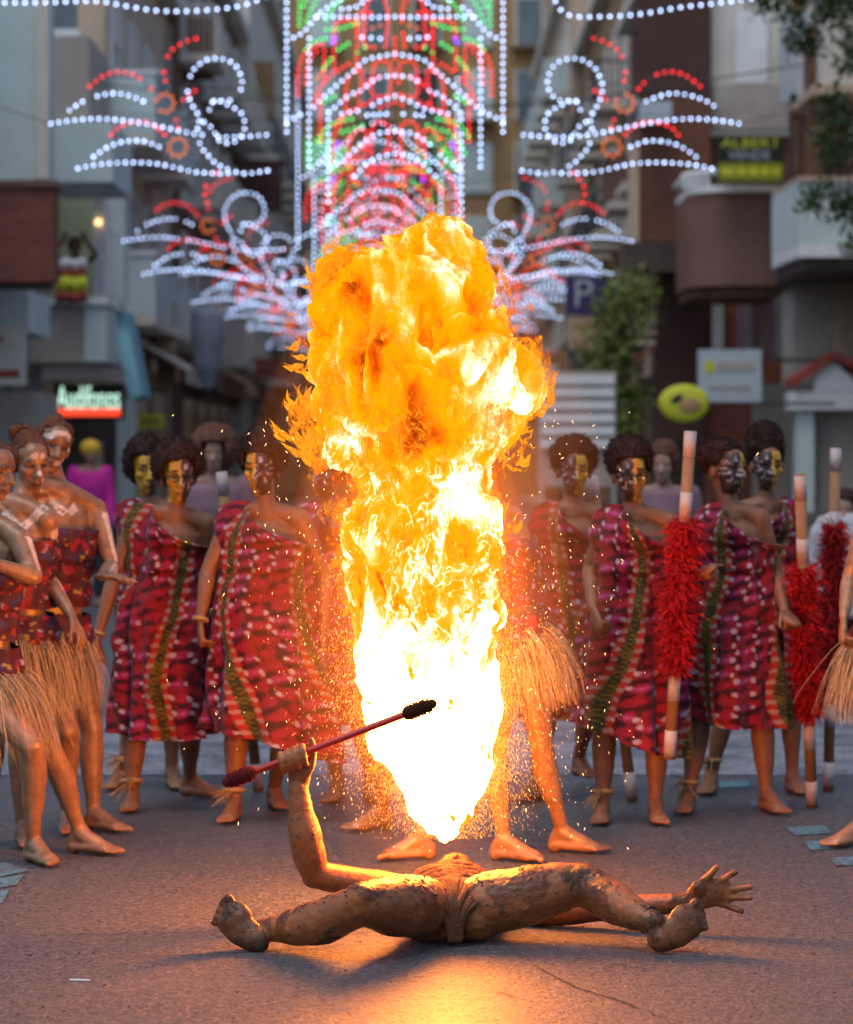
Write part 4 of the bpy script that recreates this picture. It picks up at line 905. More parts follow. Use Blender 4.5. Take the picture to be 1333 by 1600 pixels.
D1 = dancer("tall clay-painted dancer with white crescent round the eye, hand held flat", 11.75, (82, 696, 0), (24, -8, -14),
    joints(11.75, sh=[(50, 762, -.1), (150, 796, .08)], el=[(30, 880, .05), (174, 886, .0)], wr=[(40, 960, -.1), (158, 900, -.2)], hip=[(46, 985, -.04), (108, 992, .06)], kn=[(108, 1142, -.18), (144, 1140, .0)], an=[(104, 1276), (146, 1276, .0)]),
    ('crescent', 'arms', 'chest'), ((.2, -1, 0), (.8, -.6, 0)), (None, ((.9, -.45, -.05), (0, -.1, -1), -1, 6, 12)), bun=False, sk=dict(length=.34, lift=.08, drift=(.12, 0, 0)))
D2 = dancer("clay-painted dancer with hair bun looking down, white spots on face", 11.3, (47, 722, 0), (30, -14, 4),
    joints(11.3, sh=[(-16, 788, -.02), (74, 812, -.08)], el=[(-45, 885, 0), (72, 900, .02)], wr=[(-50, 960, -.1), (112, 962, -.12)], hip=[(-12, 985), (52, 985)], kn=[(-10, 1130), (30, 1150, -.05)], an=[(-25, 1290), (36, 1300)]),
    ('spots', 'chest', 'arms'), ((-.3, -1, 0), (.3, -1, 0)), (None, ((.45, -.25, -.85), (-.6, .1, -.5), 1, 14, 8)), bun=True, sk=dict(length=.36, lift=.12, drift=(.3, 0, 0)))
D3 = dancer("clay-painted dancer at left edge, mid-stride with raffia swinging forward", 10.85, (-14, 735, 0), (60, -8, 0),
    joints(10.85, sh=[(-62, 812, .05), (30, 842, -.08)], el=[(-95, 920, 0), (54, 902, -.16)], wr=[(-80, 985, -.1), (-10, 880, -.25)], hip=[(-72, 1030, .05), (-4, 1040, .02)], kn=[(50, 1166, -.16), (84, 1184, .14)], an=[(52, 1318, -.03), (124, 1296, .22)]),
    ('arms',), ((.55, -.8, 0), (.9, -.5, 0)), (None, None), bun=True, sk=dict(length=.40, lift=.10, drift=(.8, -.1, .1), n=1700))
D4 = dancer("clay-painted dancer at right edge, only lowered arm and raffia in view", 11.3, (1400, 730, 0), (-30, -8, 0),
    joints(11.3, sh=[(1356, 812, 0), (1446, 812, 0)], el=[(1328, 905, 0), (1470, 905, 0)], wr=[(1319, 962, -.16), (1470, 985, 0)], hip=[(1370, 990), (1438, 990)], kn=[(1362, 1140), (1440, 1140)], an=[(1346, 1297), (1440, 1297)]),
    ('arms',), ((-.8, -.5, 0), (.3, -1, 0)), (((-.1, -.25, -1), (1, 0, 0), 1, 30), None), sk=dict(length=.38, lift=.4, drift=(-.25, -.1, 0)))
D5 = dancer("dancer behind the fire on the right, raffia skirt flaring out behind", 10.95, (745, 735, .05), (-60, -12, 0),
    joints(10.95, sh=[(745, 815, -.1), (800, 808, .12)], el=[(700, 880, -.1), (834, 890, .12)], wr=[(660, 900, -.1), (812, 965, .02)], hip=[(790, 985, -.07), (818, 990, .08)], kn=[(775, 1160, -.08), (846, 1160, .08)], an=[(786, 1312, -.08), (878, 1296, .16)]),
    (), ((.85, -.5, 0), (.9, -.4, 0)), (None, None), sk=dict(length=.34, lift=.25, drift=(.45, 0, .05), n=1300))
D6 = dancer("dancer hidden behind the fire, two bare feet showing at its left", 11.3, (660, 740, 0), (-10, -8, 0),
    joints(11.3, sh=[(620, 815), (705, 815)], el=[(600, 900), (720, 900)], wr=[(610, 970), (715, 970)], hip=[(635, 990), (695, 990)], kn=[(612, 1140, .1), (668, 1160, -.1)], an=[(596, 1262, .5), (660, 1322, -.4)]),
    (), ((-.7, -.6, 0), (-.95, -.3, 0)), (None, None))

# ---- onlookers farther back
def onlooker(label, x, d, h, hair, shirt, yaw=0, w=1.0, hairmat=None, hat=None):
    yh = HY + (CH - h) * F / d; s = F / d; Y = lambda z: HY + (CH - z) * s; X = lambda m: x + m * s; q = h / 1.68
    J = joints(d, sh=[(X(-.175), Y(1.37*q)), (X(.175), Y(1.37*q))], el=[(X(-.22), Y(1.08*q)), (X(.22), Y(1.08*q))], wr=[(X(-.22), Y(.85*q), -.1), (X(.22), Y(.85*q), -.1)], hip=[(X(-.09), Y(.88*q)), (X(.09), Y(.88*q))], kn=[(X(-.1), Y(.48*q)), (X(.1), Y(.48*q))], an=[(X(-.1), Y(.08)), (X(.1), Y(.08))])
    e, c, M = person(label, d, (x, Y(1.555*q), 0), (yaw, 0, 0), J, w, (None, None), voxel=.014, base=(.30, .17, .12), group="onlookers in the street behind")
    if hat: MB().ellipsoid(c + [0, .01, .06], (.115, .125, .10)).build("hat", hat, e, True)
    else: make_afro("hair", c, M, hair, (0, -.025, .045), e, hairmat or M_HAIRB, fuzz=600)
    cloth = MB(); S, H = (J['sh'][0] + J['sh'][1]) / 2, (J['hip'][0] + J['hip'][1]) / 2; n = 24; a = np.arange(n) * 2*math.pi/n
    cloth.loft([H + [0, 0, dz] + np.outer(np.cos(a) * rx, [1, 0, 0]) + np.outer(np.sin(a) * ry, [0, 1, 0]) for dz, rx, ry in ((-.18, .20, .16), (0, .19, .155), (.2, .165, .135), (.38, .19, .15), (.5, .20, .12), (.535, .10, .09))])
    for i in (0, 1): cloth.tube([J['sh'][i], J['el'][i], J['wr'][i]], [.075, .062, .045], 10)
    o = obj("shirt", remesh(cloth, .02, 2), shirt, e)
    tr_ = MB()
    for i in (0, 1): tr_.tube([J['hip'][i] - [0, 0, .05], J['kn'][i], J['an'][i] + [0, 0, .04]], [.115, .08, .06], 12)
    obj("trousers", remesh(tr_, .02, 2), M_TROUS, e); return e
M_MAG = simple("magenta_shirt", (.55, .02, .30), (.42, .015, .22), .8, 5, .1); M_HAT = simple("yellow_hat", (.62, .40, .03), (.5, .32, .03), .8, 6, .2)
M_TROUS = simple("dark_trousers", (.04, .035, .045), None, .8, 5, .1); M_LIL = simple("mauve_blouse", (.20, .12, .15), None, .8, 5, .1); M_WSH = simple("white_shirt", (.5, .52, .55), None, .8, 5, .1)
onlooker("onlooker in magenta shirt and yellow hat by the hearing shop", 141, 30, 1.80, None, M_MAG, 20, 1.0, hat=M_HAT)
onlooker("onlooker with large mauve-brown hair between the women at left", 335, 16.5, 1.76, (.15, .14, .15), M_LIL, 0)
onlooker("onlooker with brown hair behind woman with glasses and red-fluffed stick", 1036, 17.5, 1.68, (.11, .12, .13), M_LIL, -10)
onlooker("dark-haired onlooker at right edge behind the tallest stick", 1322, 18.5, 1.35, (.11, .12, .11), M_WSH, -20, hairmat=M_HAIR)
onlooker("onlooker in white shirt behind bespectacled woman's shoulder", 322, 22, 1.50, (.10, .11, .11), M_WSH, 0, hairmat=M_HAIR)
# figure on the balcony behind the flag: seen from the chest up
bp = empty("person", at(118, 470, 39.2), "dark-haired person raising both arms on balcony above the flag", "person")
cb = at(117, 386, 39.2); Mb = head_frame(cb, 10, 0, 0); mb = MB(); add_head(mb, cb, Mb)
mb.tube([cb + [0, 0, -.08], cb + [0, .01, -.22], cb + [0, .01, -.5], cb + [0, .01, -.85]], [.05, .11, .15, .14], 16, flat=((0, 1, 0), .7))
for s in (-1, 1): mb.tube([cb + [s*.15, 0, -.22], cb + [s*.30, -.05, -.12], cb + [s*.17, -.06, .08]], [.05, .045, .035], 10); hand(mb, cb + [s*.17, -.06, .08], np.array([-s*.4, 0, 1]), np.array([0, -1, 0]), side=s)
me = remesh(mb, .014, 2); setcol(me, np.tile(np.array([.16, .07, .045]), (len(me.vertices), 1))); obj("body", me, M_WSKIN, bp)
make_afro("hair", cb, Mb, (.10, .11, .12), (0, -.03, .03), bp, M_HAIR, fuzz=300)
# ---------------------------------------------------------------- the fire breather
man = empty("person", at(702, 1472, 9.05) * [1, 1, 0], "muddy man lying on his back, legs spread, breathing fire upwards", "person")
mb = MB(); P = lambda *a: [at(x, y, d) for x, y, d in a]
hip_m = at(702, 1418, 9.10)
# torso from pelvis back to the shoulders
n = 22; a_ = np.arange(n) * 2 * math.pi / n; rings = []
for y, z, rx, rz in ((8.99, .075, .06, .05), (9.02, .088, .135, .085), (9.08, .098, .160, .096), (9.18, .100, .150, .092), (9.30, .102, .138, .088), (9.42, .098, .160, .090), (9.52, .098, .168, .088), (9.58, .100, .12, .07), (9.61, .095, .06, .05)):
    cxx = at(704, 0, y)[0]; rings.append(np.stack([cxx + np.cos(a_) * rx, np.full(n, y), z + np.sin(a_) * rz], 1))
mb.loft(rings)
for x in (664, 742): mb.ellipsoid(at(x, 1430, 9.06), (.092, .10, .088))
# legs
mb.tube(P((676, 1420, 9.08), (652, 1416, 8.98), (618, 1416, 8.83), (588, 1413, 8.72), (566, 1412, 8.66)), [.094, .101, .099, .081, .068], 20)
mb.tube(P((568, 1412, 8.66), (540, 1424, 8.70), (505, 1440, 8.77), (468, 1448, 8.84), (436, 1451, 8.89), (416, 1453, 8.92)), [.066, .068, .074, .062, .045, .037], 20)
mb.ellipsoid(at(566, 1404, 8.63), .042)
mb.tube(P((730, 1420, 9.08), (765, 1412, 9.06), (815, 1402, 9.05), (868, 1388, 9.07), (908, 1381, 9.08)), [.094, .102, .100, .085, .070], 20)
mb.tube(P((908, 1382, 9.08), (936, 1396, 9.02), (962, 1412, 8.96), (988, 1426, 8.90), (1012, 1438, 8.86), (1020, 1440, 8.85)), [.068, .070, .069, .056, .042, .037], 20)
mb.ellipsoid(at(908, 1372, 9.05), (.052, .05, .044))
# feet, soles towards the camera
def sole(heel, toe, ankle, side, L):
    h, t, an = at(*heel), at(*toe), at(*ankle); d = nrm(t - h); up = nrm(np.array([0, 1.0, 0]) - d * d[1]); s = np.cross(d, up) * side
    mb.ellipsoid(h, (.042, .036, .042)); mb.tube([an, h + up * .02 + d * .01], [.036, .034], 12, sub=1)
    ball = h + (t - h) * .70
    mb.tube([h, h + (t - h) * .25 - s * .004, h + (t - h) * .48 - s * .008, ball], [.044, .049, .055, .062], 18, flat=(up, .50))
    mb.tube([an, h + (t - h) * .35 + up * .04, ball + up * .01], [.036, .036, .030], 12)
    for i, (o, l, r) in enumerate(((.036, .056, .0160), (.011, .064, .0118), (-.011, .058, .0108), (-.032, .050, .0100), (-.051, .042, .0095))):
        b = ball + s * o + d * .012; mb.tube([b, b + d * l * .5 + up * .004, b + d * l * .86 - up * .004], [r * .85, r * .7, r * .8], 10, sub=2); mb.ellipsoid(b + d * l * .84 - up * .007, r * 1.10)
sole((402, 1470, 8.87), (352, 1424, 8.92), (416, 1452, 8.92), -1, .2)
sole((1032, 1468, 8.83), (1088, 1430, 8.88), (1020, 1440, 8.86), 1, .2)
# raised arm
mb.tube(P((640, 1398, 9.50), (600, 1388, 9.50), (550, 1378, 9.47), (510, 1370, 9.45), (490, 1362, 9.44)), [.060, .060, .052, .050, .048], 18)
mb.tube(P((492, 1366, 9.44), (483, 1335, 9.43), (476, 1300, 9.42), (469, 1262, 9.42), (466, 1232, 9.42)), [.050, .058, .057, .043, .035], 18)
# arm along the ground
mb.tube(P((770, 1402, 9.48), (820, 1422, 9.38), (880, 1424, 9.32), (930, 1421, 9.28)), [.062, .055, .048, .042], 18)
mb.tube(P((930, 1421, 9.28), (970, 1418, 9.25), (1020, 1414, 9.22), (1060, 1411, 9.20), (1078, 1408, 9.20)), [.042, .043, .037, .031, .029], 18)
# open hand, palm to the camera
hd = 9.19
mb.tube(P((1074, 1408, hd), (1090, 1402, hd), (1108, 1396, hd), (1126, 1394, hd)), [.030, .046, .050, .046], 14, flat=((0, 1, 0), .40))
mb.ellipsoid(at(1093, 1388, hd - .012), (.028, .018, .030))
for q, r in (([(1088, 1390), (1098, 1378), (1110, 1366), (1120, 1355)], (.018, .0155, .0135, .0115)), ([(1118, 1384), (1128, 1376), (1140, 1368), (1151, 1362)], (.0135, .0125, .0115, .010)),
             ([(1126, 1393), (1143, 1390), (1158, 1388), (1173, 1386)], (.0135, .0125, .0115, .010)), ([(1126, 1403), (1143, 1403), (1158, 1403), (1173, 1403)], (.0130, .012, .011, .0098)), ([(1120, 1411), (1135, 1415), (1147, 1420), (1159, 1425)], (.0120, .011, .010, .009))):
    mb.tube([at(x, y, hd - .004 * k) for k, (x, y) in enumerate(q)], r, 10, sub=3)
# fist round the torch
sd_ = 9.385
ys = lambda x: 1222 + (x - 355) * (1100 - 1222) / (675 - 355)
mb.tube(P((466, 1232, 9.42), (468, 1214, 9.42), (467, 1198, 9.415), (463, 1188, 9.41)), [.034, .040, .042, .036], 14, flat=((0, 1, 0), .62))
for x, o in ((438, 0), (449, 2), (460, 3), (472, 3)):
    mb.tube([at(466 + (x - 457) * .8, 1198, 9.415), at(x + 1, ys(x) - 4, sd_ + .026), at(x, ys(x) - 12, sd_ + .002), at(x + 1, ys(x) - 5, sd_ - .022), at(x + 4, ys(x) + 9, sd_ - .024), at(x + 7, ys(x) + 17, sd_ - .012)], [.014, .013, .012, .012, .011, .010], 10, sub=3)
mb.tube([at(474, 1216, 9.41), at(484, 1200, 9.40), at(489, 1184, 9.40), at(490, 1168, 9.40), at(486, 1155, 9.40)], [.018, .016, .013, .012, .0105], 10)
# neck and head, face up
hc = np.array([at(712, 0, 9.73)[0], 9.73, .088]); HM = head_frame(hc, up=np.array([0, 1, .18]), fwd=np.array([0, -.22, 1]))
mb.tube([at(706, 1388, 9.5), hc + HM @ np.array([0, -.02, -.06])], [.062, .056], 14, sub=1); add_head(mb, hc, HM, 1.0)
me = remesh(mb, .0058, 2, .45); v = getco(me); no = getno(me)
crust = sstep(.10, .22, fbm(v * 7.5 + 4, 3)) * (no[:, 2] > -.5) * (v[:, 1] < 9.25) * (.45 + .55 * sstep(-.1, .5, no[:, 2])); v += no * (fbm(v * 40, 2) * .0014 + crust * (.0022 + .0030 * fbm(v * 70, 2)))[:, None]; v[:, 2] = np.maximum(v[:, 2], .002); setco(me, v)
nz = fbm(v * 6, 3); col = np.tile(np.array([.31, .100, .030]), (len(v), 1)) * (1 + .25 * nz)[:, None]
sole_m = (v[:, 2] < .2) & (((v[:, 0] < at(425, 0, 8.9)[0])) | ((v[:, 0] > at(1012, 0, 8.9)[0]) & (v[:, 1] < 9.0))); col = col * (1 - .68 * crust[:, None] * np.array([.90, 1, 1.05])); col[sole_m] *= (np.array([.40, .40, .40]) * (1 + .9 * nz[:, None]))[sole_m]
knee = np.exp(-(np.linalg.norm(v - at(918, 1368, 9.0), axis=1) / .09) ** 2) + np.exp(-(np.linalg.norm(v - at(600, 1395, 8.75), axis=1) / .11) ** 2); col *= (1 - .55 * np.clip(knee * (1 + nz), 0, 1))[:, None]
setcol(me, col); obj("body", me, M_MAN, man)
make_afro("hair", hc, HM, (.080, .10, .094), (0, -.03, .03), man, M_HAIR, fuzz=800)
# anklet cord, mud crumbs stuck to the legs
k_ = MB(); ring_band(k_, at(1013, 1437, 8.87), at(1020, 1440, 8.85) - at(988, 1426, 8.90), .044, .005); k_.build("anklet", M_FRAME, man, True)
cr = MB(); idx = np.where((v[:, 1] < 9.15) & (no[:, 2] > -.2))[0]
for i in RNG.choice(idx, 230): cr.ellipsoid(v[i] + no[i] * .001, RNG.uniform(.0012, .0042, 3), None, 6, 4)
M_MUD = simple("wet_mud", (.05, .028, .017), (.085, .05, .03), .8, 40, .3, 200); o = cr.build("mud_crumbs", M_MUD, man, True); o["kind"] = "stuff"
# loincloth: gathered over the belly, hanging between the thighs
M_LOIN = simple("muddy_cloth", (.15, .062, .034), (.09, .036, .022), .85, 14, .5, 120, .2)
nu, nv = 150, 150; V = []; UV = []
for i in range(nv):
    t = i / (nv - 1)                                   # 0 far (belly) .. 1 hanging end between the legs
    for j in range(nu):
        s = j / (nu - 1) * 2 - 1
        if t < .55:
            q = t / .55; y = 9.44 - .36 * q; hw = .172 - .03 * q; z0 = .200 - .004 * q; x = s * hw; z = z0 - .10 * abs(s) ** 2.6
        else:
            q = (t - .55) / .45; y = 9.08 - .135 * math.sin(min(1, q * 2.0) * 1.5708); hw = .142 * (1 - q) ** 2.4 + .030 - .008 * q; x = s * hw + .012 * q; z = .196 - .185 * q ** 1.25 - .10 * (1 - q) ** 3 * abs(s) ** 2.6
        V.append((at(706, 0, y)[0] + x, y, z + .006)); UV.append((s, t))
V = np.array(V); UV = np.array(UV); s_, t_ = UV.T
# gathered folds: across the belly, turning to run down the hanging strip
bel = 1 - sstep(.42, .66, t_); w1 = np.stack([s_ * 1.3, t_ * 14 + 2.2 * s_ ** 2 * np.sign(.5), np.zeros_like(s_)], 1); w2 = np.stack([s_ * 4.2, t_ * 2.2, np.full_like(s_, 7.)], 1)
r1 = 1 - np.abs(fbm(w1, 3)) * 2.2; r2 = 1 - np.abs(fbm(w2, 3)) * 2.2; fo = .015 * (r1 - .5) * bel + .013 * (r2 - .5) * (1 - bel)
V[:, 2] += fo * (.25 + .75 * bel); V[:, 1] -= fo * (1 - bel) * .9
f4 = [(i*nu+j, i*nu+j+1, (i+1)*nu+j+1, (i+1)*nu+j) for i in range(nv-1) for j in range(nu-1)]
o = MB().add(V, f4).build("loincloth", M_LOIN, man, True); sm = o.modifiers.new("t", 'SOLIDIFY'); sm.thickness = .006

# torch in his fist
M_TORCH = simple("red_torch_shaft", (.45, .02, .015), (.35, .015, .012), .35, 20, .1, 100, .5); M_WICK = simple("dark_red_wick", (.17, .018, .018), (.07, .01, .012), .95, 60, .9, 220, .1, .008)
M_CHAR = simple("charred_wick", (.06, .02, .012), (.03, .012, .01), .95, 60, .9, 220, .1, .008)
to = empty("fire_torch", at(465, 1181, sd_), "red fire torch stick with wrapped wicks, gripped in the raised fist", "torch")
A0, A1 = at(355, 1222, sd_), at(675, 1100, sd_); ax = nrm(A1 - A0)
MB().tube([A0 + ax * .03, A1 - ax * .03], .0125, 14, sub=1).build("shaft", M_TORCH, to, True)
def wick(c, sgn, mat):
    m = MB(); m.tube([c, c + ax * sgn * .04, c + ax * sgn * .085], [.018, .024, .026], 16, sub=3)
    for k in range(7): ring_band(m, c + ax * sgn * (.01 + k * .012), ax + np.array([.12 * (-1) ** k, 0, .1]), .0235 - .003 * (k == 0), .0055, 16)
    o = m.build("wick", mat, to, True); return o
wick(A0, 1, M_WICK); wick(A1, -1, M_CHAR)

# ---------------------------------------------------------------- the fire
FD = 9.75
fire = empty("fire", hc * [1, 1, 0] + [0, 0, .25], "towering yellow and white fireball rising from the lying man's mouth", "fire")
OUT = [(1314, 702, 5), (1300, 697, 22), (1270, 692, 48), (1235, 692, 62), (1200, 692, 76), (1170, 684, 88), (1140, 676, 100), (1100, 670, 106), (1050, 672, 106), (1000, 670, 110), (950, 668, 115), (900, 662, 117), (850, 666, 115), (800, 668, 110), (760, 660, 106), (725, 648, 112), (690, 652, 130), (650, 660, 150), (600, 655, 150), (550, 632, 124), (500, 626, 122), (455, 626, 122), (420, 640, 108), (395, 668, 72), (370, 676, 48), (355, 680, 20)]
def flame_mesh(vox, grow, amp, seed, fine=1.0, cut=None):
    m = MB(); n = 28; a = np.arange(n) * 2 * math.pi / n; R = []
    for y, x, w in OUT:
        c = at(x, y, FD); r = w / F * FD + grow; R.append(np.stack([c[0] + np.cos(a) * r, FD + np.sin(a) * r * .82, np.full(n, c[2])], 1))
    m.loft(R)
    for x, y, w, dy in ((690, 415, 62, 0), (735, 445, 36, .05), (700, 475, 70, -.08), (548, 455, 55, .02), (570, 520, 74, -.02), (520, 560, 38, .03), (788, 602, 60, -.03), (812, 606, 40, .02), (750, 640, 74, .04), (525, 640, 36, .0), (545, 690, 45, -.03), (720, 560, 80, -.1), (620, 610, 90, -.12), (600, 830, 62, -.03), (735, 870, 55, -.05), (590, 905, 52, .04), (740, 960, 48, .02), (620, 1010, 58, -.05), (640, 1130, 70, -.05), (725, 1110, 56, .03)):
        m.ellipsoid(at(x, y, FD + dy), w / F * FD + grow, None, 20, 14)
    me = remesh(m, vox, 1, .5); v = getco(me); no = getno(me); hz = sstep(.25, .9, v[:, 2]); top = sstep(1.1, 1.7, v[:, 2])
    q = v * np.array([1, 1, .62]) + seed; wq = q + .12 * np.stack([fbm(q * 3.1, 2), fbm(q * 3.1 + 40, 2), fbm(q * 3.1 + 80, 2)], 1)
    bil = 1 - 2.0 * np.abs(fbm(wq * 5.5, 3)); d1 = fbm(wq * 2.6 + 9, 2) * .035 * hz + (bil - .55) * (.022 + .022 * top) * (.4 + .6 * hz)
    d2 = (1 - 2 * np.abs(perlin(wq * 17 + 3))) * .011 * fine + perlin(wq * 34) * .006 * fine
    v += no * ((d1 + d2) * amp)[:, None]
    # licks: the upper skin is drawn upwards and outwards in tongues
    side = np.clip(-(v[:, 0] - at(650, 0, FD)[0]) / .3, 0, 1); l = np.clip(fbm(wq * 9 + 21, 2) - .15, 0, 1); v += np.c_[-side * .10, 0 * side, .06 + 0 * side] * (l * (.35 + top) * amp * .7)[:, None]
    setco(me, v)
    G = lambda x, y, rx, rz: np.exp(-(((v[:, 0] - at(x, 0, FD)[0]) / (rx / F * FD)) ** 2 + ((v[:, 2] - at(0, y, FD)[2]) / (rz / F * FD)) ** 2))
    heat = .5 + .30 * np.clip(bil - .45, -1, .55) + .42 * G(790, 600, 50, 45) + .45 * G(548, 690, 34, 30) + .30 * G(735, 790, 40, 60) + .15 * G(700, 440, 50, 60) - .27 * G(640, 672, 42, 50) - .27 * G(598, 715, 32, 28) - .22 * G(592, 540, 28, 36) - .2 * G(690, 690, 60, 22) - .14 * G(520, 430, 40, 28) - .2 * G(752, 450, 22, 60)
    setcol(me, np.clip(heat, 0, 1.5)[:, None] * np.ones(3)); return me
def flame_core_mat():
    t = NT("flame_core"); p = t.obco(); sx = t.n("SeparateXYZ", i={0: p}).outputs
    mp = t.n("Mapping", i={0: p}); mp.inputs["Scale"].default_value = (1, 1, .55); q = mp.outputs[0]
    hb = t.n("MapRange", i={0: sx[2], 1: .62, 2: 1.25, 3: 1.40, 4: .62}); hb.interpolation_type = 'SMOOTHSTEP'
    heat = t.n("SeparateColor", i={0: t.n("VertexColor", layer_name="Col").outputs[0]}).outputs[0]
    big = t.noise(q, 3.0, 2, .5, 1.2); mid = t.noise(q, 8, 3, .5, 1.6); fil = t.noise(q, 5.5, 3, .5, 2.6); fil2 = t.noise(q, 13, 2, .5, 2.4)
    T = t.math('ADD', hb.outputs[0], t.math('MULTIPLY', t.math('SUBTRACT', heat, .5), 1.15))
    T = t.math('ADD', T, t.math('MULTIPLY', t.math('SUBTRACT', big, .48), 1.0)); T = t.math('ADD', T, t.math('MULTIPLY', t.math('SUBTRACT', mid, .5), .45))
    line = t.math('SUBTRACT', 1.0, t.math('MULTIPLY', t.math('ABSOLUTE', t.math('SUBTRACT', fil, .5)), 30.0), True)
    line2 = t.math('SUBTRACT', 1.0, t.math('MULTIPLY', t.math('ABSOLUTE', t.math('SUBTRACT', fil2, .5)), 22.0), True)
    lz = t.n('MapRange', i={0: sx[2], 1: 1.45, 2: 1.8, 3: 1.5, 4: .45}).outputs[0]
    T = t.math('ADD', T, t.math('MULTIPLY', t.math('MULTIPLY', line, lz), .20)); T = t.math('ADD', T, t.math('MULTIPLY', t.math('MULTIPLY', line2, lz), .12))
    fl_ = t.noise(q, 11, 2, .5, 1.4); T = t.math('SUBTRACT', T, t.math('MULTIPLY', t.math('MULTIPLY', t.math('MULTIPLY', t.math('SUBTRACT', fl_, .60), 9.0, True), .62), t.n('MapRange', i={0: sx[2], 1: 1.0, 2: 1.5, 3: 1.0, 4: .12}).outputs[0]))
    c = t.ramp(t.math('MULTIPLY', T, .6666, True), [(.0, (.22, .022, .001)), (.08, (.55, .060, .001)), (.15, (.95, .13, .001)), (.23, (1.0, .24, .001)), (.33, (1.0, .36, .001)), (.47, (1.05, .42, .002)), (.56, (1.15, .60, .08)), (.64, (1.5, 1.0, .45)), (.72, (7, 3.2, 1.2)), (.82, (55, 14, 2.0)), (.95, (120, 30, 3.4))])
    e = t.n("Emission", i={0: c, 1: 1.0}); t.t.links.new(e.outputs[0], t.out.inputs[0]); return t.m
def flame_shell_mat(name, col, k, thr, scale, seed, low=.25):
    """thin burning sheets: glowing where the noise leaves them, clear elsewhere"""
    t = NT(name); p = t.obco(); mp = t.n("Mapping", i={0: p}); mp.inputs["Scale"].default_value = (1, 1, .6); mp.inputs["Location"].default_value = (seed, seed * 2, 0); q = mp.outputs[0]
    a = t.noise(q, scale, 5, .62, 2.4); b = t.noise(q, scale * 2.3, 3, .6, 2.0)
    line = t.math('SUBTRACT', 1.0, t.math('MULTIPLY', t.math('ABSOLUTE', t.math('SUBTRACT', b, .5)), 16.0), True)
    m = t.math('ADD', t.math('MULTIPLY', t.math('SUBTRACT', a, thr), 4.0, True), t.math('MULTIPLY', line, t.math('MULTIPLY', t.math('SUBTRACT', a, thr - .08), 5.0, True)))
    hz = t.n("MapRange", i={0: t.n("SeparateXYZ", i={0: p}).outputs[2], 1: 1.0, 2: 1.45, 3: low, 4: 1.0}).outputs[0]
    m = t.math('MULTIPLY', t.math('MINIMUM', m, 1.0), t.math('MULTIPLY', hz, .92))
    cc = t.ramp(t.math('ADD', a, t.math('MULTIPLY', line, .12)), [(thr - .02, tuple(x * .35 for x in col)), (thr + .08, col), (thr + .24, (1.0, .40, .02))])
    e = t.n("Emission", i={0: cc, 1: k}); tr = t.n("BsdfTransparent"); ad = t.n("MixShader", i={0: m, 1: tr.outputs[0], 2: e.outputs[0]})
    t.t.links.new(ad.outputs[0], t.out.inputs[0]); t.m.cycles.emission_sampling = 'NONE'; return t.m
M_CORE = flame_core_mat(); M_SH1 = flame_shell_mat("flame_sheet", (1.0, .22, .004), 1.0, .50, 8, 1.3, .55); M_SH2 = flame_shell_mat("flame_outer_sheet", (1.0, .13, .003), .9, .58, 7, 5.1); M_WISP = flame_shell_mat("flame_wisp", (1.0, .24, .006), 1.0, .40, 13, 8.2, .9)
obj("flame_core", flame_mesh(.0095, 0, 1.0, 3.0), M_CORE, fire)
obj("flame_sheet", flame_mesh(.014, .010, 1.25, 11.0), M_SH1, fire)
obj("flame_sheet", flame_mesh(.016, .020, 1.6, 23.0), M_SH2, fire)
def licks(x, y, n, L, dirx, dirz, spread=18, r=.011, dy=0.0, nm="flame_lick", mat=None):
    """a tuft of torn, curling tongues"""
    m = MB()
    for i in range(n):
        p = at(x + RNG.normal() * spread, y + RNG.normal() * spread, FD + dy + RNG.normal() * .03); d = nrm(np.array([dirx + RNG.normal() * .55, RNG.normal() * .3, dirz + RNG.normal() * .55])); l = L / F * FD * RNG.uniform(.5, 1.25); pts = [p]
        ph = RNG.uniform(0, 6)
        for k in range(6):
            d = nrm(d + np.array([math.sin(ph + k * 1.7) * .55, math.cos(ph * 1.3 + k) * .3, math.cos(ph + k * 2.1) * .5 + .12])); p = p + d * l / 6; pts.append(p)
        q = r * RNG.uniform(.5, 1.3); m.tube(pts, [q * .5, q, q * .95, q * .75, q * .5, q * .28, q * .06], 8, flat=((.2, 1, .1), .5), sub=3)
    return m.build(nm, mat or M_WISP, fire, True)
LK = [(492, 690, 16, 62, -.7, .5, 15), (505, 712, 8, 54, -.9, -.1, 12), (470, 668, 8, 44, -.5, .7, 12), (488, 560, 10, 46, -.8, .1, 14), (502, 590, 6, 36, -.7, .5, 12), (505, 440, 7, 40, -.8, .5, 14), (545, 412, 5, 34, -.4, .8, 14), (752, 440, 6, 36, .4, .8, 16), (805, 690, 8, 40, .4, .2, 18), (780, 715, 7, 40, .4, -.4, 14),
      (555, 960, 7, 46, -.4, .8, 10), (562, 1010, 5, 46, -.3, -.7, 8), (786, 830, 7, 44, .5, .5, 9), (545, 880, 5, 36, -.3, .8, 16), (606, 1190, 5, 22, -.6, .2, 9), (768, 1180, 4, 22, .7, .1, 10)]
for w in LK: licks(*w)
licks(816, 724, 10, 24, .2, .9, 5, .007, -.05); licks(478, 640, 10, 46, -.3, .9, 10)
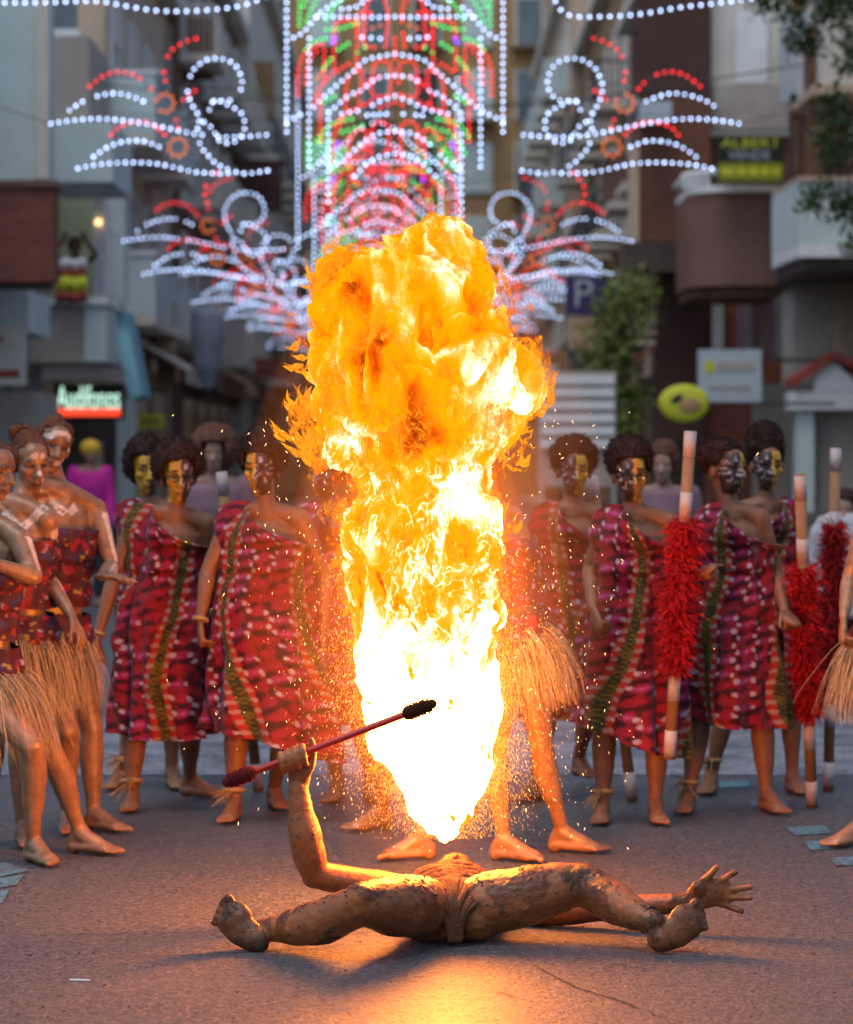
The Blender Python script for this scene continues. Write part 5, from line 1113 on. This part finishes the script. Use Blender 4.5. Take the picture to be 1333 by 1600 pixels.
# fire-lit smoke and bloom painted as faint emission round the column (chord length gives the fall-off)
def glow_volume(name, prof, strength, col):
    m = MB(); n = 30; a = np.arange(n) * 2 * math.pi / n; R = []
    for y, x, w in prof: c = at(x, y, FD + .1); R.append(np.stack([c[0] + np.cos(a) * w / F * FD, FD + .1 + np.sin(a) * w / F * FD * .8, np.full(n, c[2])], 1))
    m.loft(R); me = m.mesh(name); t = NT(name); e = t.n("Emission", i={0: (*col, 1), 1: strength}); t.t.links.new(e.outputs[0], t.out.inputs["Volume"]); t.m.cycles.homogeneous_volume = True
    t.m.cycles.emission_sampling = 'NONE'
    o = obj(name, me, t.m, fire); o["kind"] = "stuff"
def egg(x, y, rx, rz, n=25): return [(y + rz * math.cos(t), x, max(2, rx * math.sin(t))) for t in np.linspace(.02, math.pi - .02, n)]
glow_volume("painted_fire_glow", egg(668, 960, 172, 350), .75, (1, .15, .014)); glow_volume("painted_fire_glow", egg(668, 930, 225, 420), .36, (1, .17, .02)); glow_volume("painted_fire_glow", egg(664, 880, 300, 500), .13, (1, .24, .05))
# sparks
def sparks(n, fn, name="sparks", s0=.0006, L0=.0055):
    V = []; Fc = []
    for i in range(n):
        p, d = fn(); d = nrm(d); u = nrm(np.cross(d, [.1, .9, .3])); w = np.cross(d, u); L = L0 * RNG.uniform(.4, 1.6); s = s0 * RNG.uniform(.6, 1.4); k = len(V)
        V += [p - d * L, p + u * s, p + w * s, p - u * s, p - w * s, p + d * L * .6]
        Fc += [(k, k+2, k+1), (k, k+3, k+2), (k, k+4, k+3), (k, k+1, k+4), (k+5, k+1, k+2), (k+5, k+2, k+3), (k+5, k+3, k+4), (k+5, k+4, k+1)]
    me = bpy.data.meshes.new(name); me.from_pydata(np.array(V).tolist(), [], Fc); me.update(); return me
OY = np.array([o[0] for o in OUT][::-1]); OXc = np.array([o[1] for o in OUT][::-1]); OW = np.array([o[2] for o in OUT][::-1])
def near_spark():
    y = RNG.choice([RNG.uniform(860, 1310), RNG.uniform(1150, 1310), RNG.uniform(980, 1240)]); s = RNG.choice([-1, 1]); off = RNG.exponential(26) + RNG.uniform(-6, 6)
    x = np.interp(y, OY, OXc) + s * (np.interp(y, OY, OW) + off); return at(x, y, FD + RNG.uniform(-.15, .2)), np.array([-s * .35 + RNG.normal() * .35, RNG.normal() * .3, 1.0])
def far_spark():
    y = RNG.uniform(640, 1330); s = RNG.choice([-1, 1]); x = np.interp(y, OY, OXc) + s * (np.interp(y, OY, OW) + abs(RNG.normal()) * 110); return at(x, y, FD + RNG.uniform(-.35, .3)), np.array([RNG.normal() * .6, RNG.normal() * .4, .9])
sp = obj("sparks", sparks(8000, near_spark), emit("spark_glow", (1.0, .36, .06), 2.6)); tag(sp, "fine orange sparks and burning droplets spraying round the fireball", "sparks", kind="stuff")
sp2 = obj("sparks", sparks(420, far_spark, s0=.0009, L0=.007), emit("bright_spark_glow", (1.0, .62, .25), 4.0)); tag(sp2, "brighter scattered sparks drifting wide of the fireball", "sparks", kind="stuff")
# bits of mud and grit on the road round the man
gr = MB()
for i in range(170):
    x, y = RNG.uniform(0, 1333), RNG.uniform(1330, 1598); p = at(x, y, ground_d(y)); gr.ellipsoid(p * [1, 1, 0] + [0, 0, .002], RNG.uniform(.001, .0038, 3) * [1.4, 1.4, .6], None, 6, 4)
o = gr.build("grit", M_MUD, None, True); tag(o, "scattered crumbs of mud and grit on the asphalt", "grit", kind="stuff")
li = MB().tube([at(110, 1533, ground_d(1533)) * [1, 1, 0] + [0, 0, .004], at(140, 1534, ground_d(1534)) * [1, 1, 0] + [0, 0, .004]], .003, 8, sub=1).build("litter_scrap", M_WHITE, None, True); tag(li, "tiny white scrap of litter lying on road at lower left", "litter")

# ---------------------------------------------------------------- festive light arches over the street
BCOL = {'w': emit("white_bulb", (.50, .64, 1.0), 6.0), 'r': emit("red_bulb", (1.0, .018, .018), 3.8), 'g': emit("green_bulb", (.03, .8, .14), 3.6), 'o': emit("orange_bulb", (1.0, .20, .03), 2.2), 'v': emit("violet_bulb", (.16, .05, 1.0), 6.0)}
c1 = lambda L: [(x * .35, y * .35) for x, y in L]
AXC = 617.0
WING = [('w', c1([(227,552),(300,540),(420,530),(540,537),(690,560),(805,585),(885,600),(1010,612),(1115,608),(1190,602)])), ('w', c1([(310,493),(375,450),(450,425),(525,417),(600,435),(640,452)])),
 ('r', c1([(400,385),(460,340),(530,320),(600,335),(645,365),(675,397)])), ('r', c1([(875,172),(838,182),(800,200),(770,222),(750,252)])), ('r', c1([(733,322),(738,360)])),
 ('w', c1([(955,450),(1030,447),(1060,425),(1078,392),(1080,352),(1065,315),(1045,285),(1010,268),(978,262),(938,262),(905,278),(873,300),(852,335),(838,370),(838,410),(848,448),(865,482),(885,515),(890,545),(883,575)])),
 ('w', c1([(935,490),(955,450),(995,458),(1060,490),(1083,515),(1093,550),(1088,585),(1050,632),(985,632),(945,570),(910,545)])), ('r', c1([(497,602),(525,572),(560,555),(600,545),(650,545),(700,570),(735,600)])), ('r', c1([(785,535),(795,570)])), ('r', c1([(870,405),(820,445)])),
 ('w', c1([(348,752),(415,738),(485,730),(585,725),(690,730),(755,742),(855,765),(925,772),(1000,775),(1050,768),(1100,775),(1195,762)])), ('w', c1([(418,700),(475,660),(540,635),(605,628),(640,630),(710,655)])),
 ('w', c1([(893,640),(907,668),(930,695),(955,722),(985,742),(1015,755)])), ('r', c1([(965,772),(940,800),(920,830),(915,870),(925,905)]))]
RINGS = [(258, 161, 14), (278, 230, 14)]
HALF = [('w', [(786, -150), (786, 206)]), ('w', [(617, -60), (660, -40), (690, -8), (720, 10), (740, 26), (760, 50), (786, 64)]), ('w', [(617, 84), (640, 88), (665, 95), (682, 112), (704, 130), (728, 152), (748, 170), (786, 190)]),
 ('w', [(617, 150), (640, 158), (664, 170), (700, 178)]), ('w', [(617, 26), (650, 27), (700, 26), (738, 26)]), ('r', [(632, 72), (628, 30), (632, 4), (645, -6), (660, 4), (664, 40), (664, 70), (650, 74)]), ('r', [(678, 112), (676, 60), (680, 34), (696, 32), (710, 40), (712, 80), (712, 108)]),
 ('r', [(728, 130), (728, 74), (742, 72), (758, 84), (768, 110), (768, 148)]), ('r', [(624, 148), (624, 102), (640, 96), (650, 104), (652, 148), (630, 150)]), ('r', [(672, 160), (668, 112), (682, 112), (692, 128), (694, 168)]), ('r', [(733, 150), (733, 220)]),
 ('g', [(726, -20), (740, 2), (748, 14), (755, 34)]), ('g', [(766, -20), (766, 40)]), ('g', [(676, 36), (700, 44), (724, 46)]), ('g', [(690, 68), (705, 78)]), ('g', [(716, 92), (728, 106)]), ('v', [(712, 60), (714, 66)]), ('w', [(751, 60), (751, 260)]),
 ('w', [(617, -20), (650, -10), (676, 10), (700, 14)]), ('w', [(617, 118), (645, 122), (668, 140), (690, 150), (720, 176)]), ('w', [(617, 205), (645, 209), (672, 226), (696, 250), (718, 262)]), ('w', [(617, 240), (650, 248), (680, 275)]), ('w', [(721, 175), (721, 350)]), ('w', [(640, 60), (668, 58)]), ('w', [(630, 178), (660, 180)]),
 ('r', [(617, 60), (617, 90)]), ('r', [(640, 120), (660, 130), (676, 148)]), ('r', [(628, 235), (626, 200), (640, 190), (652, 200), (654, 236)]), ('r', [(664, 245), (662, 206), (676, 204), (688, 222), (690, 256)]), ('r', [(700, 190), (712, 214), (714, 250)]), ('r', [(690, 100), (716, 118), (736, 140), (744, 166)]), ('r', [(655, 160), (690, 176), (712, 196)]), ('r', [(622, 270), (650, 268), (676, 282), (690, 300)]), ('r', [(620, 290), (648, 292), (668, 306)]), ('r', [(626, 258), (660, 262)]), ('r', [(740, 80), (752, 96), (756, 130)]), ('r', [(655, 20), (672, 20), (676, 60)]), ('r', [(617, 160), (640, 168)]), ('r', [(700, 270), (712, 300), (716, 330)]),
 ('g', [(684, 186), (706, 190), (724, 200), (736, 222)]), ('g', [(700, 206), (716, 220), (726, 240)]), ('g', [(726, 60), (744, 66), (756, 78)]), ('g', [(700, 0), (716, 14), (724, 30)]), ('g', [(738, -30), (750, -14), (760, 10)]), ('g', [(668, 196), (690, 204)]), ('g', [(712, 150), (728, 160)]), ('g', [(694, 234), (706, 246), (712, 262)]), ('g', [(664, 74), (676, 82)]), ('v', [(706, 224), (708, 230)]), ('o', [(640, 40), (652, 44)]), ('o', [(690, 216), (700, 226)]), ('o', [(730, 112), (740, 124)])]
def resample(pts, step):
    P_ = np.array(pts, float)
    if len(P_) > 2:
        E = np.concatenate([[2*P_[0]-P_[1]], P_, [2*P_[-1]-P_[-2]]]); Q = []
        for i in range(len(P_) - 1):
            for k in range(10):
                t = k / 10; a, b, c, d = E[i:i+4]; Q.append(.5*((2*b)+(-a+c)*t+(2*a-5*b+4*c-d)*t*t+(-a+3*b-3*c+d)*t**3))
        Q.append(P_[-1]); P_ = np.array(Q)
    s = np.concatenate([[0], np.cumsum(np.linalg.norm(np.diff(P_, axis=0), axis=1))]); n = max(2, int(round(s[-1] / step)) + 1); u = np.linspace(0, s[-1], n)
    return np.stack([np.interp(u, s, P_[:, 0]), np.interp(u, s, P_[:, 1])], 1)
def motif():
    W, C, lines = [], [], []
    for col, L in WING:
        p = resample(L, 12.6); lines.append(p); lines.append(p * [-1, 1] + [2 * AXC, 0]); W += [(col, *q) for q in p] + [(col, 2 * AXC - q[0], q[1]) for q in p]
    for x, y, r in RINGS:
        a = np.arange(9) * 2 * math.pi / 9
        for m in (1, -1):
            X = x if m == 1 else 2 * AXC - x; q = np.stack([X + r * np.cos(a), y + r * np.sin(a)], 1); lines.append(np.concatenate([q, q[:1]])); W += [('o', *k) for k in q]
    for col, L in HALF:
        p = resample(L, 10.0 if col != 'w' else 12.0); lines.append(p); lines.append(p * [-1, 1] + [2 * AXC, 0]); C += [(col, *q) for q in p] + [(col, 2 * AXC - q[0] + .01, q[1]) for q in p]
    return W, C, lines
MW, MC, ML = motif()
ico = bmesh.new(); bmesh.ops.create_icosphere(ico, subdivisions=1, radius=1.0); IV = np.array([v.co[:] for v in ico.verts]); IF = [tuple(v.index for v in f.verts) for f in ico.faces]; ico.free()
BM = {}
for k, m in BCOL.items():
    me = bpy.data.meshes.new("bulb"); me.from_pydata((IV * .0155).tolist(), [], IF); me.update(); me.materials.append(m); BM[k] = me
M_ARCHF = simple("white_arch_frame", (.10, .10, .11), None, .6, 4, 0)
D0 = 31.0
# (distance, row of the upper wing tip, column of the axis): five arches, one behind another
ARCH = [(31.0, 190, 617), (42.0, 374, 590), (50.5, 428, 606), (58.0, 458, 612), (66.0, 482, 610), (76.0, 516, 612)]
WORD = ["nearest and largest festive light arch, wings spread over the whole street", "second festive light arch, wings just above the fireball's top", "third festive light arch from the front, partly behind fireball", "fourth festive light arch, its wings low beside the fireball", "fifth festive light arch, pale overlapping bulbs left of flames", "farthest and lowest festive light arch above the distant street"]
for ai, (d, ytip, axc) in enumerate(ARCH):
    org = at(axc, ytip, d); k = D0 / F                       # metres per motif pixel
    pos = lambda x, y: np.array([org[0] + (x - AXC) * k, d, org[2] - (y - 190) * k])
    e = empty("light_arch", (org[0], d, 0), WORD[ai], "light arch", "festive light arches over the street")
    fr_ = MB()
    for L in ML: fr_.tube([pos(x, y) + [0, .03, 0] for x, y in L], .008, 4, sub=1, caps=False)
    for s in (-1, 1):                                          # span wires to the house fronts
        fr_.tube([pos(AXC + s * 169, -60) + [0, .03, 0], (LX + .0 if s < 0 else RX, d + .03, pos(0, -80)[2])], .006, 4, sub=1); fr_.tube([pos(AXC + s * 538, 193) + [0, .03, 0], (LX if s < 0 else RX, d + .03, pos(0, 150)[2])], .006, 4, sub=1)
    fr_.build("frame", M_ARCHF, e)
    W = list(MW); Cc = MC if ai < 2 else MC[ai % 2::2]
    solo = W[:300] if ai < 3 else []; rest = (W[len(solo):] + Cc)
    if ai < 3 and len(solo) < 300: n_ = 300 - len(solo); solo = solo + Cc[:n_]; rest = Cc[n_:]
    rb_ = random.Random(ai)
    for col, x, y in solo:
        if rb_.random() < .03: continue
        o = bpy.data.objects.new("bulb", BM[col]); COL.objects.link(o); o.parent = e; o.matrix_parent_inverse = Matrix.Translation(-e.location); o.location = pos(x, y); o.scale = (rb_.uniform(.85, 1.1),) * 3
    for col in BCOL:
        pts = [pos(x, y) for c_, x, y in rest if c_ == col and rb_.random() > .03]
        if not pts: continue
        m = MB()
        for p in pts: m.add(IV * .0155 + p, IF)
        o = m.build("bulbs", BCOL[col], e, True); o["kind"] = "stuff"
# festoon strings across the top
def festoon(label, pts, d):
    e = empty("light_string", at(*pts[0], d), label, "light string", "bulb strings at the top"); P_ = resample(pts, 16)
    MB().tube([at(x, y - 3, d) for x, y in P_], .006, 4, sub=1, caps=False).build("cable", M_ARCHF, e)
    for x, y in P_:
        o = bpy.data.objects.new("bulb", BM['w']); COL.objects.link(o); o.parent = e; o.matrix_parent_inverse = Matrix.Translation(-e.location); o.location = at(x, y, d)
festoon("drooping string of white bulbs across the top left corner", [(-40, 4), (60, 4), (150, 2), (200, 10), (250, 17), (320, 16), (380, 8), (430, -12)], 29)
festoon("drooping string of white bulbs across the top, right of tower", [(860, -12), (885, 22), (940, 26), (1000, 22), (1060, 12), (1120, 5), (1190, -4)], 29)
